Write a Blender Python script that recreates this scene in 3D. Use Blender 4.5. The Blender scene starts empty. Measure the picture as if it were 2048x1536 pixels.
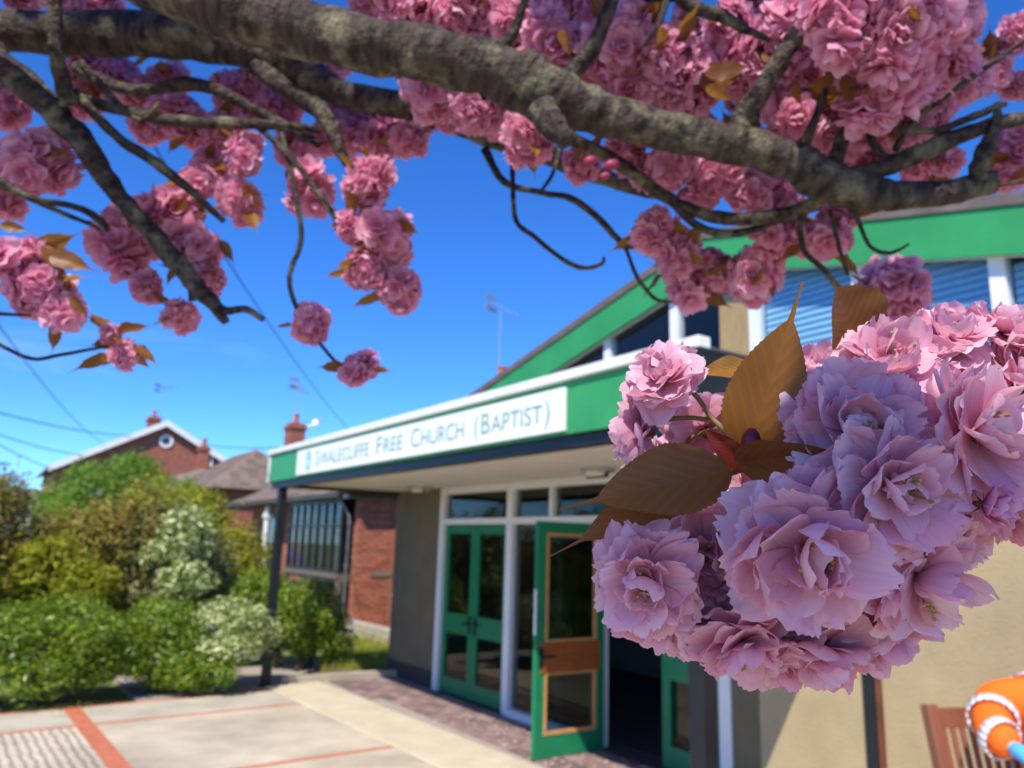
import bpy, bmesh, math, random
import numpy as np
from mathutils import Vector, Matrix, Quaternion
R = math.radians
random.seed(4)
rng = np.random.default_rng(7)
scene = bpy.context.scene
col = scene.collection

# ------------------------------------------------------------------ camera
FPX, CH = 1540.0, 1.75                 # focal length in photo pixels (2048 wide), camera height
PITCH, ROLL = R(11.8), R(1.7)
fwd = Vector((0, math.cos(PITCH), math.sin(PITCH)))
_r, _u = Vector((1, 0, 0)), Vector((0, -math.sin(PITCH), math.cos(PITCH)))
rgt = _r * math.cos(ROLL) + _u * math.sin(ROLL)
upv = -_r * math.sin(ROLL) + _u * math.cos(ROLL)
CAM = Vector((0, 0, CH))
cd = bpy.data.cameras.new('camera'); cam = bpy.data.objects.new('camera', cd); col.objects.link(cam)
cam.matrix_world = Matrix(((rgt.x, upv.x, -fwd.x, 0), (rgt.y, upv.y, -fwd.y, 0), (rgt.z, upv.z, -fwd.z, CH), (0, 0, 0, 1)))
cd.sensor_width = 36; cd.lens = 36 * FPX / 2048
cd.clip_start = 0.01; cd.clip_end = 2000
cd.dof.use_dof = True; cd.dof.focus_distance = 0.235; cd.dof.aperture_fstop = 19
scene.camera = cam

# ------------------------------------------------------------------ sky, sun, exposure
SUN_H, SUN_E = 198.0, 50.0             # compass heading (0 = +Y, clockwise) and elevation
SUNV = Vector((math.sin(R(SUN_H)) * math.cos(R(SUN_E)), math.cos(R(SUN_H)) * math.cos(R(SUN_E)), math.sin(R(SUN_E))))
w = bpy.data.worlds.new('World'); scene.world = w; w.use_nodes = True
nt = w.node_tree; nd = nt.nodes; lk = nt.links; nd.clear()
wo = nd.new('ShaderNodeOutputWorld'); bg = nd.new('ShaderNodeBackground'); sky = nd.new('ShaderNodeTexSky')
sky.sky_type = 'NISHITA'; sky.sun_disc = False; sky.sun_elevation = R(SUN_E); sky.sun_rotation = R(SUN_H)
sky.air_density = 0.75; sky.dust_density = 0.0; sky.ozone_density = 4.0; sky.altitude = 10; SKY_GAIN = 1.0
hs = nd.new('ShaderNodeHueSaturation'); hs.inputs['Saturation'].default_value = 1.2; hs.inputs['Value'].default_value = 1.36
hs.inputs['Hue'].default_value = 0.503
tcw = nd.new('ShaderNodeTexCoord'); mpw = nd.new('ShaderNodeMapping'); mpw.inputs['Scale'].default_value = (1.2, 1.2, 5.5)
nzw = nd.new('ShaderNodeTexNoise'); nzw.inputs['Scale'].default_value = 2.2; nzw.inputs['Detail'].default_value = 7; nzw.inputs['Roughness'].default_value = 0.6; nzw.inputs['Distortion'].default_value = 0.5
rpw = nd.new('ShaderNodeValToRGB'); rpw.color_ramp.elements[0].position = 0.56; rpw.color_ramp.elements[1].position = 0.95
rpw.color_ramp.elements[1].color = (0.55, 0.55, 0.55, 1)
mxw = nd.new('ShaderNodeMixRGB'); mxw.inputs[2].default_value = (6.5, 7.2, 8.0, 1)
lk.new(tcw.outputs['Generated'], mpw.inputs[0]); lk.new(mpw.outputs[0], nzw.inputs[0]); lk.new(nzw.outputs[0], rpw.inputs[0])
tnt = nd.new('ShaderNodeMixRGB'); tnt.blend_type = 'MULTIPLY'; tnt.inputs[0].default_value = 1; tnt.inputs[2].default_value = (0.60, 0.93, 1.30, 1)
lk.new(sky.outputs[0], hs.inputs['Color']); lk.new(hs.outputs[0], tnt.inputs[1]); lk.new(tnt.outputs[0], mxw.inputs[1]); spw = nd.new('ShaderNodeSeparateXYZ'); lk.new(tcw.outputs['Generated'], spw.inputs[0])
mrw = nd.new('ShaderNodeMapRange'); mrw.inputs[1].default_value = 0.12; mrw.inputs[2].default_value = 0.34; mrw.inputs[3].default_value = 1.0; mrw.inputs[4].default_value = 0.0; lk.new(spw.outputs[2], mrw.inputs[0])
mlw = nd.new('ShaderNodeMath'); mlw.operation = 'MULTIPLY'; lk.new(rpw.outputs[0], mlw.inputs[0]); lk.new(mrw.outputs[0], mlw.inputs[1]); lk.new(mlw.outputs[0], mxw.inputs[0])
lk.new(mxw.outputs[0], bg.inputs[0]); bg.inputs[1].default_value = 0.12; lk.new(bg.outputs[0], wo.inputs[0])
sl = bpy.data.lights.new('sun', 'SUN'); sl.energy = 5.0; sl.angle = R(0.53); sl.color = (1.0, 0.93, 0.82)
so = bpy.data.objects.new('sun', sl); col.objects.link(so)
so.rotation_euler = (-SUNV).to_track_quat('-Z', 'Y').to_euler()
scene.view_settings.view_transform = 'Standard'; scene.view_settings.look = 'None'
scene.view_settings.exposure = 0.3; scene.view_settings.gamma = 1.0; scene.view_settings.use_curve_mapping = False

# ------------------------------------------------------------------ pixel helpers (direction only; distance from ground, facade or size)
def ray(x, y): return fwd + rgt * ((x - 1024) / FPX) - upv * ((y - 768) / FPX)
def at(x, y, d): return CAM + ray(x, y) * d                 # d along the optical axis
def ground(x, y, z=0.0):
    v = ray(x, y); return CAM + v * ((z - CH) / v.z)
PHI = R(34)
SV = Vector((math.sin(PHI), -math.cos(PHI), 0))             # along the church front, towards the viewer
NV = Vector((-math.cos(PHI), -math.sin(PHI), 0))            # out of the church front
D0 = ground(870, 1380)
def cpos(s, y, z): return D0 + SV * s - NV * y + Vector((0, 0, z))

# ------------------------------------------------------------------ objects
def tag(o, label=None, cat=None, group=None, kind=None):
    if label: o['label'] = label
    if cat: o['category'] = cat
    if group: o['group'] = group
    if kind: o['kind'] = kind
    return o
def link(name, me, parent=None):
    o = bpy.data.objects.new(name, me); col.objects.link(o)
    if parent is not None: o.parent = parent
    return o
def empty(name, loc, rz=0.0):
    o = link(name, None); o.location = loc; o.rotation_euler = (0, 0, rz); o.empty_display_size = 0.2; return o
class MB:
    def __init__(s): s.v = []; s.f = []; s.uv = None
    def box(s, x0, x1, y0, y1, z0, z1):
        b = len(s.v)
        s.v += [(x0,y0,z0),(x1,y0,z0),(x1,y1,z0),(x0,y1,z0),(x0,y0,z1),(x1,y0,z1),(x1,y1,z1),(x0,y1,z1)]
        s.f += [tuple(b+i for i in q) for q in ((0,3,2,1),(4,5,6,7),(0,1,5,4),(1,2,6,5),(2,3,7,6),(3,0,4,7))]
        return s
    def quad(s, *p):
        b = len(s.v); s.v += [tuple(q) for q in p]; s.f.append(tuple(range(b, b+len(p)))); return s
    def prism(s, poly, dirv, t):                       # polygon points extruded by dirv*t
        n = len(poly); b = len(s.v); dv = Vector(dirv) * t
        s.v += [tuple(p) for p in poly] + [tuple(Vector(p) + dv) for p in poly]
        s.f.append(tuple(range(b, b+n))[::-1]); s.f.append(tuple(range(b+n, b+2*n)))
        for i in range(n): j = (i+1) % n; s.f.append((b+i, b+j, b+n+j, b+n+i))
        return s
    def beam(s, a, b_, wx, wz, upd=(0,0,1)):           # rectangular bar between two points
        a = Vector(a); b_ = Vector(b_); d = (b_-a).normalized(); sd = d.cross(Vector(upd)).normalized(); u2 = sd.cross(d)
        P = [a + sd*sx*wx/2 + u2*sz*wz/2 for sx, sz in ((-1,-1),(1,-1),(1,1),(-1,1))]
        return s.prism(P, (b_-a), 1.0)
    def cyl(s, a, b_, r0, r1=None, n=12):
        r1 = r0 if r1 is None else r1
        a = Vector(a); b_ = Vector(b_); d = (b_-a).normalized(); q = d.orthogonal().normalized(); p = d.cross(q)
        b = len(s.v)
        for c, r in ((a, r0), (b_, r1)):
            for i in range(n):
                t = 2*math.pi*i/n; s.v.append(tuple(c + q*math.cos(t)*r + p*math.sin(t)*r))
        for i in range(n): j = (i+1) % n; s.f.append((b+i, b+j, b+n+j, b+n+i))
        s.f.append(tuple(b+i for i in range(n))[::-1]); s.f.append(tuple(b+n+i for i in range(n)))
        return s
    def mesh(s, name, mat=None, smooth=False):
        me = bpy.data.meshes.new(name); me.from_pydata(s.v, [], s.f); me.update()
        bm = bmesh.new(); bm.from_mesh(me); bmesh.ops.recalc_face_normals(bm, faces=bm.faces); bm.to_mesh(me); bm.free()
        if mat: me.materials.append(mat)
        if smooth:
            for p in me.polygons: p.use_smooth = True
        return me
    def build(s, name, mat, parent=None, bevel=0, smooth=False):
        o = link(name, s.mesh(name, mat, smooth), parent)
        if bevel:
            m = o.modifiers.new('bevel', 'BEVEL'); m.width = bevel; m.segments = 2; m.limit_method = 'ANGLE'
        return o
def box(name, mat, parent, x0, x1, y0, y1, z0, z1, bevel=0): return MB().box(x0,x1,y0,y1,z0,z1).build(name, mat, parent, bevel)

# ------------------------------------------------------------------ materials
MATS = {}
def lin(r, g, b): return tuple(((c/255+0.055)/1.055)**2.4 if c > 10 else c/255/12.92 for c in (r, g, b))
def mat(name, c, rough=0.6, vary=0.12, scale=6.0, bump=0.0, bscale=40.0, spec=0.4, c2=None, metal=0.0, lo=0.35, hi=0.7, island=0.0, coord='Object', stretch=(1,1,1), fac2=1.0):
    if name in MATS: return MATS[name]
    m = bpy.data.materials.new(name); m.use_nodes = True; n = m.node_tree.nodes; l = m.node_tree.links
    p = n['Principled BSDF']; p.inputs['Roughness'].default_value = rough; p.inputs['Metallic'].default_value = metal
    p.inputs['Specular IOR Level'].default_value = spec
    tc = n.new('ShaderNodeTexCoord'); mp = n.new('ShaderNodeMapping'); mp.inputs['Scale'].default_value = stretch
    l.new(tc.outputs[coord], mp.inputs[0])
    nz = n.new('ShaderNodeTexNoise'); nz.inputs['Scale'].default_value = scale; nz.inputs['Detail'].default_value = 6; nz.inputs['Roughness'].default_value = 0.6
    l.new(mp.outputs[0], nz.inputs[0])
    rp = n.new('ShaderNodeValToRGB'); rp.color_ramp.elements[0].position = lo; rp.color_ramp.elements[1].position = hi
    a = c; b = c2 if c2 else tuple(min(1, x*(1+vary)) for x in c)
    if not c2: a = tuple(x*(1-vary) for x in c)
    rp.color_ramp.elements[0].color = (*a, 1); rp.color_ramp.elements[1].color = (*b, 1)
    l.new(nz.outputs[0], rp.inputs[0]); out = rp.outputs[0]
    if island:
        g = n.new('ShaderNodeNewGeometry'); oi = n.new('ShaderNodeObjectInfo'); ad = n.new('ShaderNodeMath'); ad.operation = 'ADD'
        l.new(g.outputs['Random Per Island'], ad.inputs[0]); l.new(oi.outputs['Random'], ad.inputs[1])
        fr = n.new('ShaderNodeMath'); fr.operation = 'FRACT'; l.new(ad.outputs[0], fr.inputs[0])
        mr = n.new('ShaderNodeMapRange'); mr.inputs[3].default_value = 1-island; mr.inputs[4].default_value = 1+island; l.new(fr.outputs[0], mr.inputs[0])
        hsv = n.new('ShaderNodeHueSaturation'); l.new(out, hsv.inputs['Color']); l.new(mr.outputs[0], hsv.inputs['Value']); out = hsv.outputs[0]
    l.new(out, p.inputs['Base Color'])
    if bump:
        nb = n.new('ShaderNodeTexNoise'); nb.inputs['Scale'].default_value = bscale; nb.inputs['Detail'].default_value = 5; l.new(mp.outputs[0], nb.inputs[0])
        bp = n.new('ShaderNodeBump'); bp.inputs['Strength'].default_value = bump; bp.inputs['Distance'].default_value = 0.02
        l.new(nb.outputs[0], bp.inputs['Height']); l.new(bp.outputs[0], p.inputs['Normal'])
    MATS[name] = m; return m
def glass(name, tint=(0.9, 0.95, 0.95), ior=1.5, dark=0.0, refl=1.0):
    if name in MATS: return MATS[name]
    m = bpy.data.materials.new(name); m.use_nodes = True; n = m.node_tree.nodes; l = m.node_tree.links; n.clear()
    o = n.new('ShaderNodeOutputMaterial'); tr = n.new('ShaderNodeBsdfTransparent'); gl = n.new('ShaderNodeBsdfGlossy'); fr = n.new('ShaderNodeFresnel'); mx = n.new('ShaderNodeMixShader')
    tr.inputs[0].default_value = (*tint, 1); gl.inputs['Roughness'].default_value = 0.015; gl.inputs[0].default_value = (refl, refl, refl, 1); fr.inputs[0].default_value = ior
    gm = n.new('ShaderNodeNewGeometry'); iv = n.new('ShaderNodeMath'); iv.operation = 'SUBTRACT'; iv.inputs[0].default_value = 1.0; l.new(gm.outputs['Backfacing'], iv.inputs[1])
    ml = n.new('ShaderNodeMath'); ml.operation = 'MULTIPLY'; l.new(fr.outputs[0], ml.inputs[0]); l.new(iv.outputs[0], ml.inputs[1])
    l.new(ml.outputs[0], mx.inputs[0]); l.new(tr.outputs[0], mx.inputs[1]); l.new(gl.outputs[0], mx.inputs[2]); l.new(mx.outputs[0], o.inputs[0])
    MATS[name] = m; return m
def leafy(name, ramp, transl=0.35, uvgrad=None, rough=0.55, spec=0.25, veins=0.0, objrand=False, tboost=1.0, streak=0.0):
    """thin sheet (leaf or petal): diffuse + translucent; colour picked per leaf, optional gradient along its length"""
    if name in MATS: return MATS[name]
    m = bpy.data.materials.new(name); m.use_nodes = True; n = m.node_tree.nodes; l = m.node_tree.links; n.clear()
    o = n.new('ShaderNodeOutputMaterial'); p = n.new('ShaderNodeBsdfPrincipled'); t = n.new('ShaderNodeBsdfTranslucent'); mx = n.new('ShaderNodeMixShader')
    p.inputs['Roughness'].default_value = rough; p.inputs['Specular IOR Level'].default_value = spec
    g = n.new('ShaderNodeNewGeometry'); src = g.outputs['Random Per Island']
    if objrand:
        oi = n.new('ShaderNodeObjectInfo'); ad = n.new('ShaderNodeMath'); ad.operation = 'ADD'; l.new(src, ad.inputs[0]); l.new(oi.outputs['Random'], ad.inputs[1])
        fr = n.new('ShaderNodeMath'); fr.operation = 'FRACT'; l.new(ad.outputs[0], fr.inputs[0]); src = fr.outputs[0]
    rp = n.new('ShaderNodeValToRGB'); el = rp.color_ramp.elements
    while len(el) < len(ramp): el.new(0.5)
    for e, (ps, c) in zip(el, ramp): e.position = ps; e.color = (*c, 1)
    l.new(src, rp.inputs[0]); out = rp.outputs[0]
    uv = n.new('ShaderNodeUVMap'); sx = n.new('ShaderNodeSeparateXYZ'); l.new(uv.outputs[0], sx.inputs[0])
    if uvgrad:
        r2 = n.new('ShaderNodeValToRGB'); e2 = r2.color_ramp.elements
        while len(e2) < len(uvgrad): e2.new(0.5)
        for e, (ps, c) in zip(e2, uvgrad): e.position = ps; e.color = (*c, 1)
        l.new(sx.outputs[1], r2.inputs[0])
        mm = n.new('ShaderNodeMixRGB'); mm.blend_type = 'MULTIPLY'; mm.inputs[0].default_value = 1; l.new(out, mm.inputs[1]); l.new(r2.outputs[0], mm.inputs[2]); out = mm.outputs[0]
    if streak:
        ms = n.new('ShaderNodeMapping'); ms.inputs['Scale'].default_value = (13.0, 1.1, 1.0); l.new(uv.outputs[0], ms.inputs[0])
        ns_ = n.new('ShaderNodeTexNoise'); ns_.inputs['Scale'].default_value = 1.0; ns_.inputs['Detail'].default_value = 4; l.new(ms.outputs[0], ns_.inputs[0])
        rs = n.new('ShaderNodeMapRange'); rs.inputs[1].default_value = 0.3; rs.inputs[2].default_value = 0.7; rs.inputs[3].default_value = 1-streak; rs.inputs[4].default_value = 1+streak*0.5; l.new(ns_.outputs[0], rs.inputs[0])
        h2 = n.new('ShaderNodeHueSaturation'); l.new(out, h2.inputs['Color']); l.new(rs.outputs[0], h2.inputs['Value']); out = h2.outputs[0]
        b2 = n.new('ShaderNodeBump'); b2.inputs['Strength'].default_value = 0.5; b2.inputs['Distance'].default_value = 0.0005; l.new(ns_.outputs[0], b2.inputs['Height']); l.new(b2.outputs[0], p.inputs['Normal'])
    if veins:
        # side veins run obliquely from the midrib
        ab = n.new('ShaderNodeMath'); ab.operation = 'SUBTRACT'; ab.inputs[1].default_value = 0.5; l.new(sx.outputs[0], ab.inputs[0])
        a2 = n.new('ShaderNodeMath'); a2.operation = 'ABSOLUTE'; l.new(ab.outputs[0], a2.inputs[0])
        k1 = n.new('ShaderNodeMath'); k1.operation = 'MULTIPLY'; k1.inputs[1].default_value = 7.0; l.new(a2.outputs[0], k1.inputs[0])
        k2 = n.new('ShaderNodeMath'); k2.operation = 'MULTIPLY_ADD'; k2.inputs[1].default_value = 9.0; l.new(sx.outputs[1], k2.inputs[0])
        ng = n.new('ShaderNodeMath'); ng.operation = 'MULTIPLY'; ng.inputs[1].default_value = -1.0; l.new(k1.outputs[0], ng.inputs[0]); l.new(ng.outputs[0], k2.inputs[2])
        pp = n.new('ShaderNodeMath'); pp.operation = 'PINGPONG'; pp.inputs[1].default_value = 0.5; l.new(k2.outputs[0], pp.inputs[0])
        sm = n.new('ShaderNodeMapRange'); sm.inputs[1].default_value = 0.0; sm.inputs[2].default_value = 0.22; sm.inputs[3].default_value = 1; sm.inputs[4].default_value = 0; l.new(pp.outputs[0], sm.inputs[0])
        mid = n.new('ShaderNodeMapRange'); mid.inputs[1].default_value = 0.0; mid.inputs[2].default_value = 0.02; mid.inputs[3].default_value = 1; mid.inputs[4].default_value = 0; l.new(a2.outputs[0], mid.inputs[0])
        mxx = n.new('ShaderNodeMath'); mxx.operation = 'MAXIMUM'; l.new(sm.outputs[0], mxx.inputs[0]); l.new(mid.outputs[0], mxx.inputs[1])
        br = n.new('ShaderNodeMixRGB'); br.blend_type = 'MULTIPLY'; fac = n.new('ShaderNodeMath'); fac.operation = 'MULTIPLY'; fac.inputs[1].default_value = veins
        l.new(mxx.outputs[0], fac.inputs[0]); l.new(fac.outputs[0], br.inputs[0]); br.inputs[2].default_value = (1.5, 1.35, 1.0, 1); l.new(out, br.inputs[1]); out = br.outputs[0]
        bp = n.new('ShaderNodeBump'); bp.inputs['Strength'].default_value = 0.35; bp.inputs['Distance'].default_value = 0.0004; bp.invert = True
        l.new(pp.outputs[0], bp.inputs['Height']); l.new(bp.outputs[0], p.inputs['Normal'])
    l.new(out, p.inputs['Base Color'])
    if tboost != 1.0:
        gm = n.new('ShaderNodeGamma'); gm.inputs[1].default_value = tboost; l.new(out, gm.inputs[0]); l.new(gm.outputs[0], t.inputs[0])
    else: l.new(out, t.inputs[0])
    mx.inputs[0].default_value = transl; l.new(p.outputs[0], mx.inputs[1]); l.new(t.outputs[0], mx.inputs[2]); l.new(mx.outputs[0], o.inputs[0])
    MATS[name] = m; return m

M_green = mat('green_paint', (0.036, 0.30, 0.092), 0.45, 0.10, 3.0, spec=0.4)
M_greendoor = mat('door_green_paint', (0.012, 0.20, 0.082), 0.4, 0.10, 4.0, spec=0.4)
M_white = mat('white_paint', (0.78, 0.78, 0.77), 0.5, 0.05, 5.0)
M_sign = mat('sign_white', (0.84, 0.85, 0.86), 0.4, 0.02, 3.0)
M_soffit = mat('soffit_paint', (0.66, 0.62, 0.56), 0.6, 0.05, 3.0)
M_black = mat('black_paint', (0.012, 0.014, 0.018), 0.4, 0.15, 6.0)
M_brown = mat('brown_timber', (0.16, 0.055, 0.032), 0.55, 0.25, 8.0, bump=0.1)
M_trim = mat('roof_trim', (0.15, 0.115, 0.10), 0.7, 0.2, 6.0)
M_felt = mat('roof_felt', (0.10, 0.095, 0.09), 0.85, 0.2, 4.0, bump=0.2)
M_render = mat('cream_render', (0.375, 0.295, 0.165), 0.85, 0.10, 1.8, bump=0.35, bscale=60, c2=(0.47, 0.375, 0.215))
M_darkrender_shade = mat('dark_render_and_shade', (0.17, 0.138, 0.080), 0.9, 0.12, 2.5, bump=0.3, bscale=60)  # left wall's own dark render; also painted shade right of the doors
M_plinth = mat('plinth_brick', (0.05, 0.045, 0.045), 0.8, 0.2, 20, bump=0.2)
M_int = mat('interior_paint', (0.16, 0.14, 0.12), 0.8, 0.1, 2.0)
M_intf = mat('interior_floor', (0.05, 0.045, 0.045), 0.6, 0.2, 5.0)
M_bead = mat('varnished_bead', (0.55, 0.28, 0.10), 0.45, 0.15, 12.0)
M_panelwood = mat('varnished_panel', (0.30, 0.085, 0.022), 0.4, 0.2, 5.0, stretch=(1, 1, 6))
M_tan = mat('tan_board', (0.80, 0.43, 0.14), 0.7, 0.12, 5.0, stretch=(6, 6, 1))
M_blind = mat('blind_slat_sky_tint', (0.40, 0.68, 0.90), 0.5, 0.04, 3.0)  # white slats, with the sky's reflected blue put into their colour
M_glass = glass('glazing', (0.62, 0.68, 0.68), 1.5)
M_glassd = glass('window_glazing', (0.85, 0.9, 0.93), 1.5)
M_steel = mat('dull_steel', (0.45, 0.46, 0.48), 0.4, 0.1, 6.0, metal=0.6)
M_brick = mat('red_brick', (0.36, 0.115, 0.062), 0.85, 0.2, 9.0, bump=0.25, bscale=50, island=0.28)
M_brickwall = mat('brick_mass', (0.27, 0.088, 0.055), 0.9, 0.22, 5.0, bump=0.2, c2=(0.36, 0.13, 0.085))
M_mortar = mat('mortar', (0.36, 0.20, 0.14), 0.95, 0.1, 10.0)
M_tile = mat('roof_tile', (0.20, 0.145, 0.11), 0.85, 0.2, 4.0, bump=0.2, island=0.25)
M_concrete = mat('concrete', (0.40, 0.355, 0.27), 0.9, 0.1, 2.2, bump=0.25, bscale=45, c2=(0.55, 0.50, 0.39))
M_kerb = mat('edging_concrete', (0.52, 0.44, 0.30), 0.9, 0.1, 3.0, bump=0.2, bscale=40, c2=(0.62, 0.54, 0.38))
M_joint = mat('red_joint', (0.46, 0.135, 0.065), 0.8, 0.15, 8.0, bump=0.15, c2=(0.58, 0.19, 0.10))
M_paver = mat('paver', (0.20, 0.13, 0.115), 0.8, 0.2, 12.0, bump=0.2, island=0.35, c2=(0.30, 0.215, 0.19))
M_grout = mat('paver_joint', (0.36, 0.31, 0.27), 0.95, 0.1, 12.0)
M_soil = mat('soil', (0.11, 0.085, 0.055), 0.95, 0.25, 3.0, bump=0.4)
M_turf = mat('turf', (0.13, 0.17, 0.03), 0.9, 0.3, 1.2, bump=0.4, bscale=25, c2=(0.27, 0.28, 0.07))
M_stone = mat('garden_stone', (0.42, 0.36, 0.27), 0.9, 0.15, 5.0, bump=0.3)

# ================================================================== ground
g = MB(); g.quad((-250,-120,-0.03),(250,-120,-0.03),(250,380,-0.03),(-250,380,-0.03))
tag(g.build('ground', M_turf), kind='structure')
PG = R(36.6)
E1 = Vector((-math.sin(PG), math.cos(PG), 0)); E2 = Vector((math.cos(PG), math.sin(PG), 0))   # along / across the forecourt slabs
fore = empty('forecourt', (0, 0, 0), PG)              # local y = E1, local x = E2
tag(fore, kind='structure')
def fl(P): return (P.dot(E2), P.dot(E1))
j_long = fl(ground(150, 1425))[0]                     # wide red joint, runs along local y
j_a = fl(ground(320, 1435))[1]; j_b = fl(ground(660, 1511))[1]; hedge_y = fl(ground(300, 1402))[1]
edge_x = fl(ground(704, 1455))[0]; edge_w = fl(ground(870, 1455))[0] - edge_x                     # forecourt ends at the cream edging
MB().box(-14, edge_x+0.6, -6, hedge_y+0.1, -0.2, -0.025).build('sub_base', M_joint, fore)
def slab_mat(name, ang, depth, freq):
    m = mat(name, (0.34, 0.29, 0.21), 0.9, 0.1, 1.1, c2=(0.66, 0.565, 0.415), lo=0.3, hi=0.72); n = m.node_tree.nodes; l = m.node_tree.links
    tc = n.new('ShaderNodeTexCoord'); mp = n.new('ShaderNodeMapping'); mp.inputs['Rotation'].default_value = (0, 0, ang); l.new(tc.outputs['Object'], mp.inputs[0])
    wv = n.new('ShaderNodeTexWave'); wv.inputs['Scale'].default_value = freq; wv.inputs['Distortion'].default_value = 3.5; wv.inputs['Detail'].default_value = 3; wv.inputs['Detail Scale'].default_value = 1.4; l.new(mp.outputs[0], wv.inputs[0])
    nz = n.new('ShaderNodeTexNoise'); nz.inputs['Scale'].default_value = 40; l.new(tc.outputs['Object'], nz.inputs[0])
    ad = n.new('ShaderNodeMath'); ad.operation = 'ADD'; l.new(wv.outputs['Fac'], ad.inputs[0]); l.new(nz.outputs[0], ad.inputs[1])
    bp = n.new('ShaderNodeBump'); bp.inputs['Strength'].default_value = depth; bp.inputs['Distance'].default_value = 0.025; l.new(ad.outputs[0], bp.inputs['Height']); l.new(bp.outputs[0], n['Principled BSDF'].inputs['Normal'])
    return m
M_slabA = slab_mat('tamped_slab', 0.0, 0.6, 4.2); M_slabB = slab_mat('brushed_slab', 1.2, 0.30, 5.0)
jw, tj = 0.075, 0.03
ys = [-6, j_b-3.2, j_b, j_a, hedge_y]
xs = [-14, j_long-4.3, j_long, edge_x]
for i in range(len(xs)-1):
    for k in range(len(ys)-1):
        xa = xs[i] + (jw if i else 0); xb = xs[i+1] - (jw if i < len(xs)-2 else 0)
        ya = ys[k] + (tj if k else 0); yb = ys[k+1] - (tj if k < len(ys)-2 else 0)
        mm = M_concrete if k == 3 else (M_slabA if i < 2 else M_slabB)
        MB().box(xa, xb, ya, yb, -0.15, 0.0).build('slab', mm, fore, 0.006)
for i in range(1, len(xs)-1): MB().box(xs[i]-jw-0.002, xs[i]+jw+0.002, -6, hedge_y+0.03, -0.12, 0.003).build('joint_strip', M_joint, fore)
for k in range(1, len(ys)): MB().box(-14, edge_x, ys[k]-tj-0.002, ys[k]+tj+0.002, -0.12, 0.001).build('joint_strip', M_joint, fore)
MB().box(edge_x+0.004, edge_x+edge_w, -4.0, hedge_y+0.25, -0.15, 0.012).build('edging_strip', M_kerb, fore, 0.01)

# brick paving under the canopy, laid parallel to the church
pav = empty('brick_paving', D0, -(math.pi/2 - PHI)); tag(pav, kind='structure')
def cl(P): d = P - D0; return (d.dot(SV), -d.dot(NV))
MB().box(-2.6, 9, -3.2, 0.12, -0.12, -0.004).build('joint_bed', M_grout, pav)
pm = [MB().box(-0.1+0.006, 0.1-0.006, -0.05+0.005, 0.05-0.005, -0.06, 0.006).mesh('paver', M_paver)]
cnt = 0
for r in range(18):
    y0 = -0.12 - r*0.15
    for c in range(26):
        s0 = -1.9 + c*0.30 + (0.15 if r % 2 else 0)
        P = D0 + SV*s0 - NV*y0
        if P.dot(E2) < edge_x + edge_w + 0.13: continue
        if s0 > 4.9 or cnt >= 300: continue
        o = link('paver', pm[0], pav); o.location = (s0, y0, random.uniform(-0.0025, 0.0025)); o.scale = (1.46, 1.46, 1); o.rotation_euler = (random.uniform(-.006,.006), random.uniform(-.006,.006), random.uniform(-.008,.008)); cnt += 1
MB().box(5.1, 9, -3.0, 0.1, -0.06, 0.002).build('paving_apron', M_concrete, pav)

# ================================================================== church
CRZ = -(math.pi/2 - PHI)
ch = empty('church', D0, CRZ)
tag(ch, 'low gabled church with green fascias, glazed green doors and a flat entrance canopy', 'church')
AP_S, AP_Z, SL = 4.46, 4.38, 0.235
def gz(s): return AP_Z - SL*abs(s-AP_S)
S0, S1, DEEP = -1.34, 10.26, 9.0
# walls
box('wall', M_darkrender_shade, ch, S0, -0.04, 0.0, 0.2, 0.2, 2.62)
box('wall_shade_panel', M_darkrender_shade, ch, 4.562, 4.80, -0.012, 0.0, 0.0, 2.434)  # added dark sheet deepening the canopy shade; the wall behind is cream
box('plinth', M_plinth, ch, S0-0.004, -0.04, -0.006, 0.21, -0.02, 0.2)
box('wall', M_render, ch, 4.56, S1, 0.0, 0.2, -0.02, 2.70)
box('wall', M_render, ch, -0.04, 4.56, 0.0, 0.2, 2.435, 2.70)
wl = MB(); wl.box(S0, S0+0.2, 0.2, DEEP, -0.02, 2.60); wl.build('side_wall', M_render, ch)
wl = MB(); wl.box(S1-0.2, S1, 0.2, DEEP, -0.02, 2.60); wl.build('side_wall', M_render, ch)
wl = MB(); wl.prism([(S0,DEEP,-0.02),(S1,DEEP,-0.02),(S1,DEEP,gz(S1)-0.06),(AP_S,DEEP,AP_Z-0.06),(S0,DEEP,gz(S0)-0.06)],(0,1,0),0.2); wl.build('rear_wall', M_render, ch)
box('interior_floor', M_intf, ch, S0+0.2, S1-0.2, 0.2, DEEP, -0.02, 0.01)
box('lobby_wall', M_int, ch, S0+0.2, S1-0.2, 3.2, 3.3, 0.01, 2.6)
box('lobby_ceiling', M_int, ch, S0+0.2, S1-0.2, 0.2, 3.2, 2.60, 2.66)
box('lobby_noticeboard', M_white, ch, 2.3, 3.1, 3.14, 3.19, 0.95, 1.7)
box('lobby_post', M_panelwood, ch, 3.32, 3.40, 1.1, 1.18, 0.01, 2.6)
box('lobby_screen', M_panelwood, ch, 3.75, 4.5, 2.0, 2.05, 0.01, 1.1)
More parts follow.
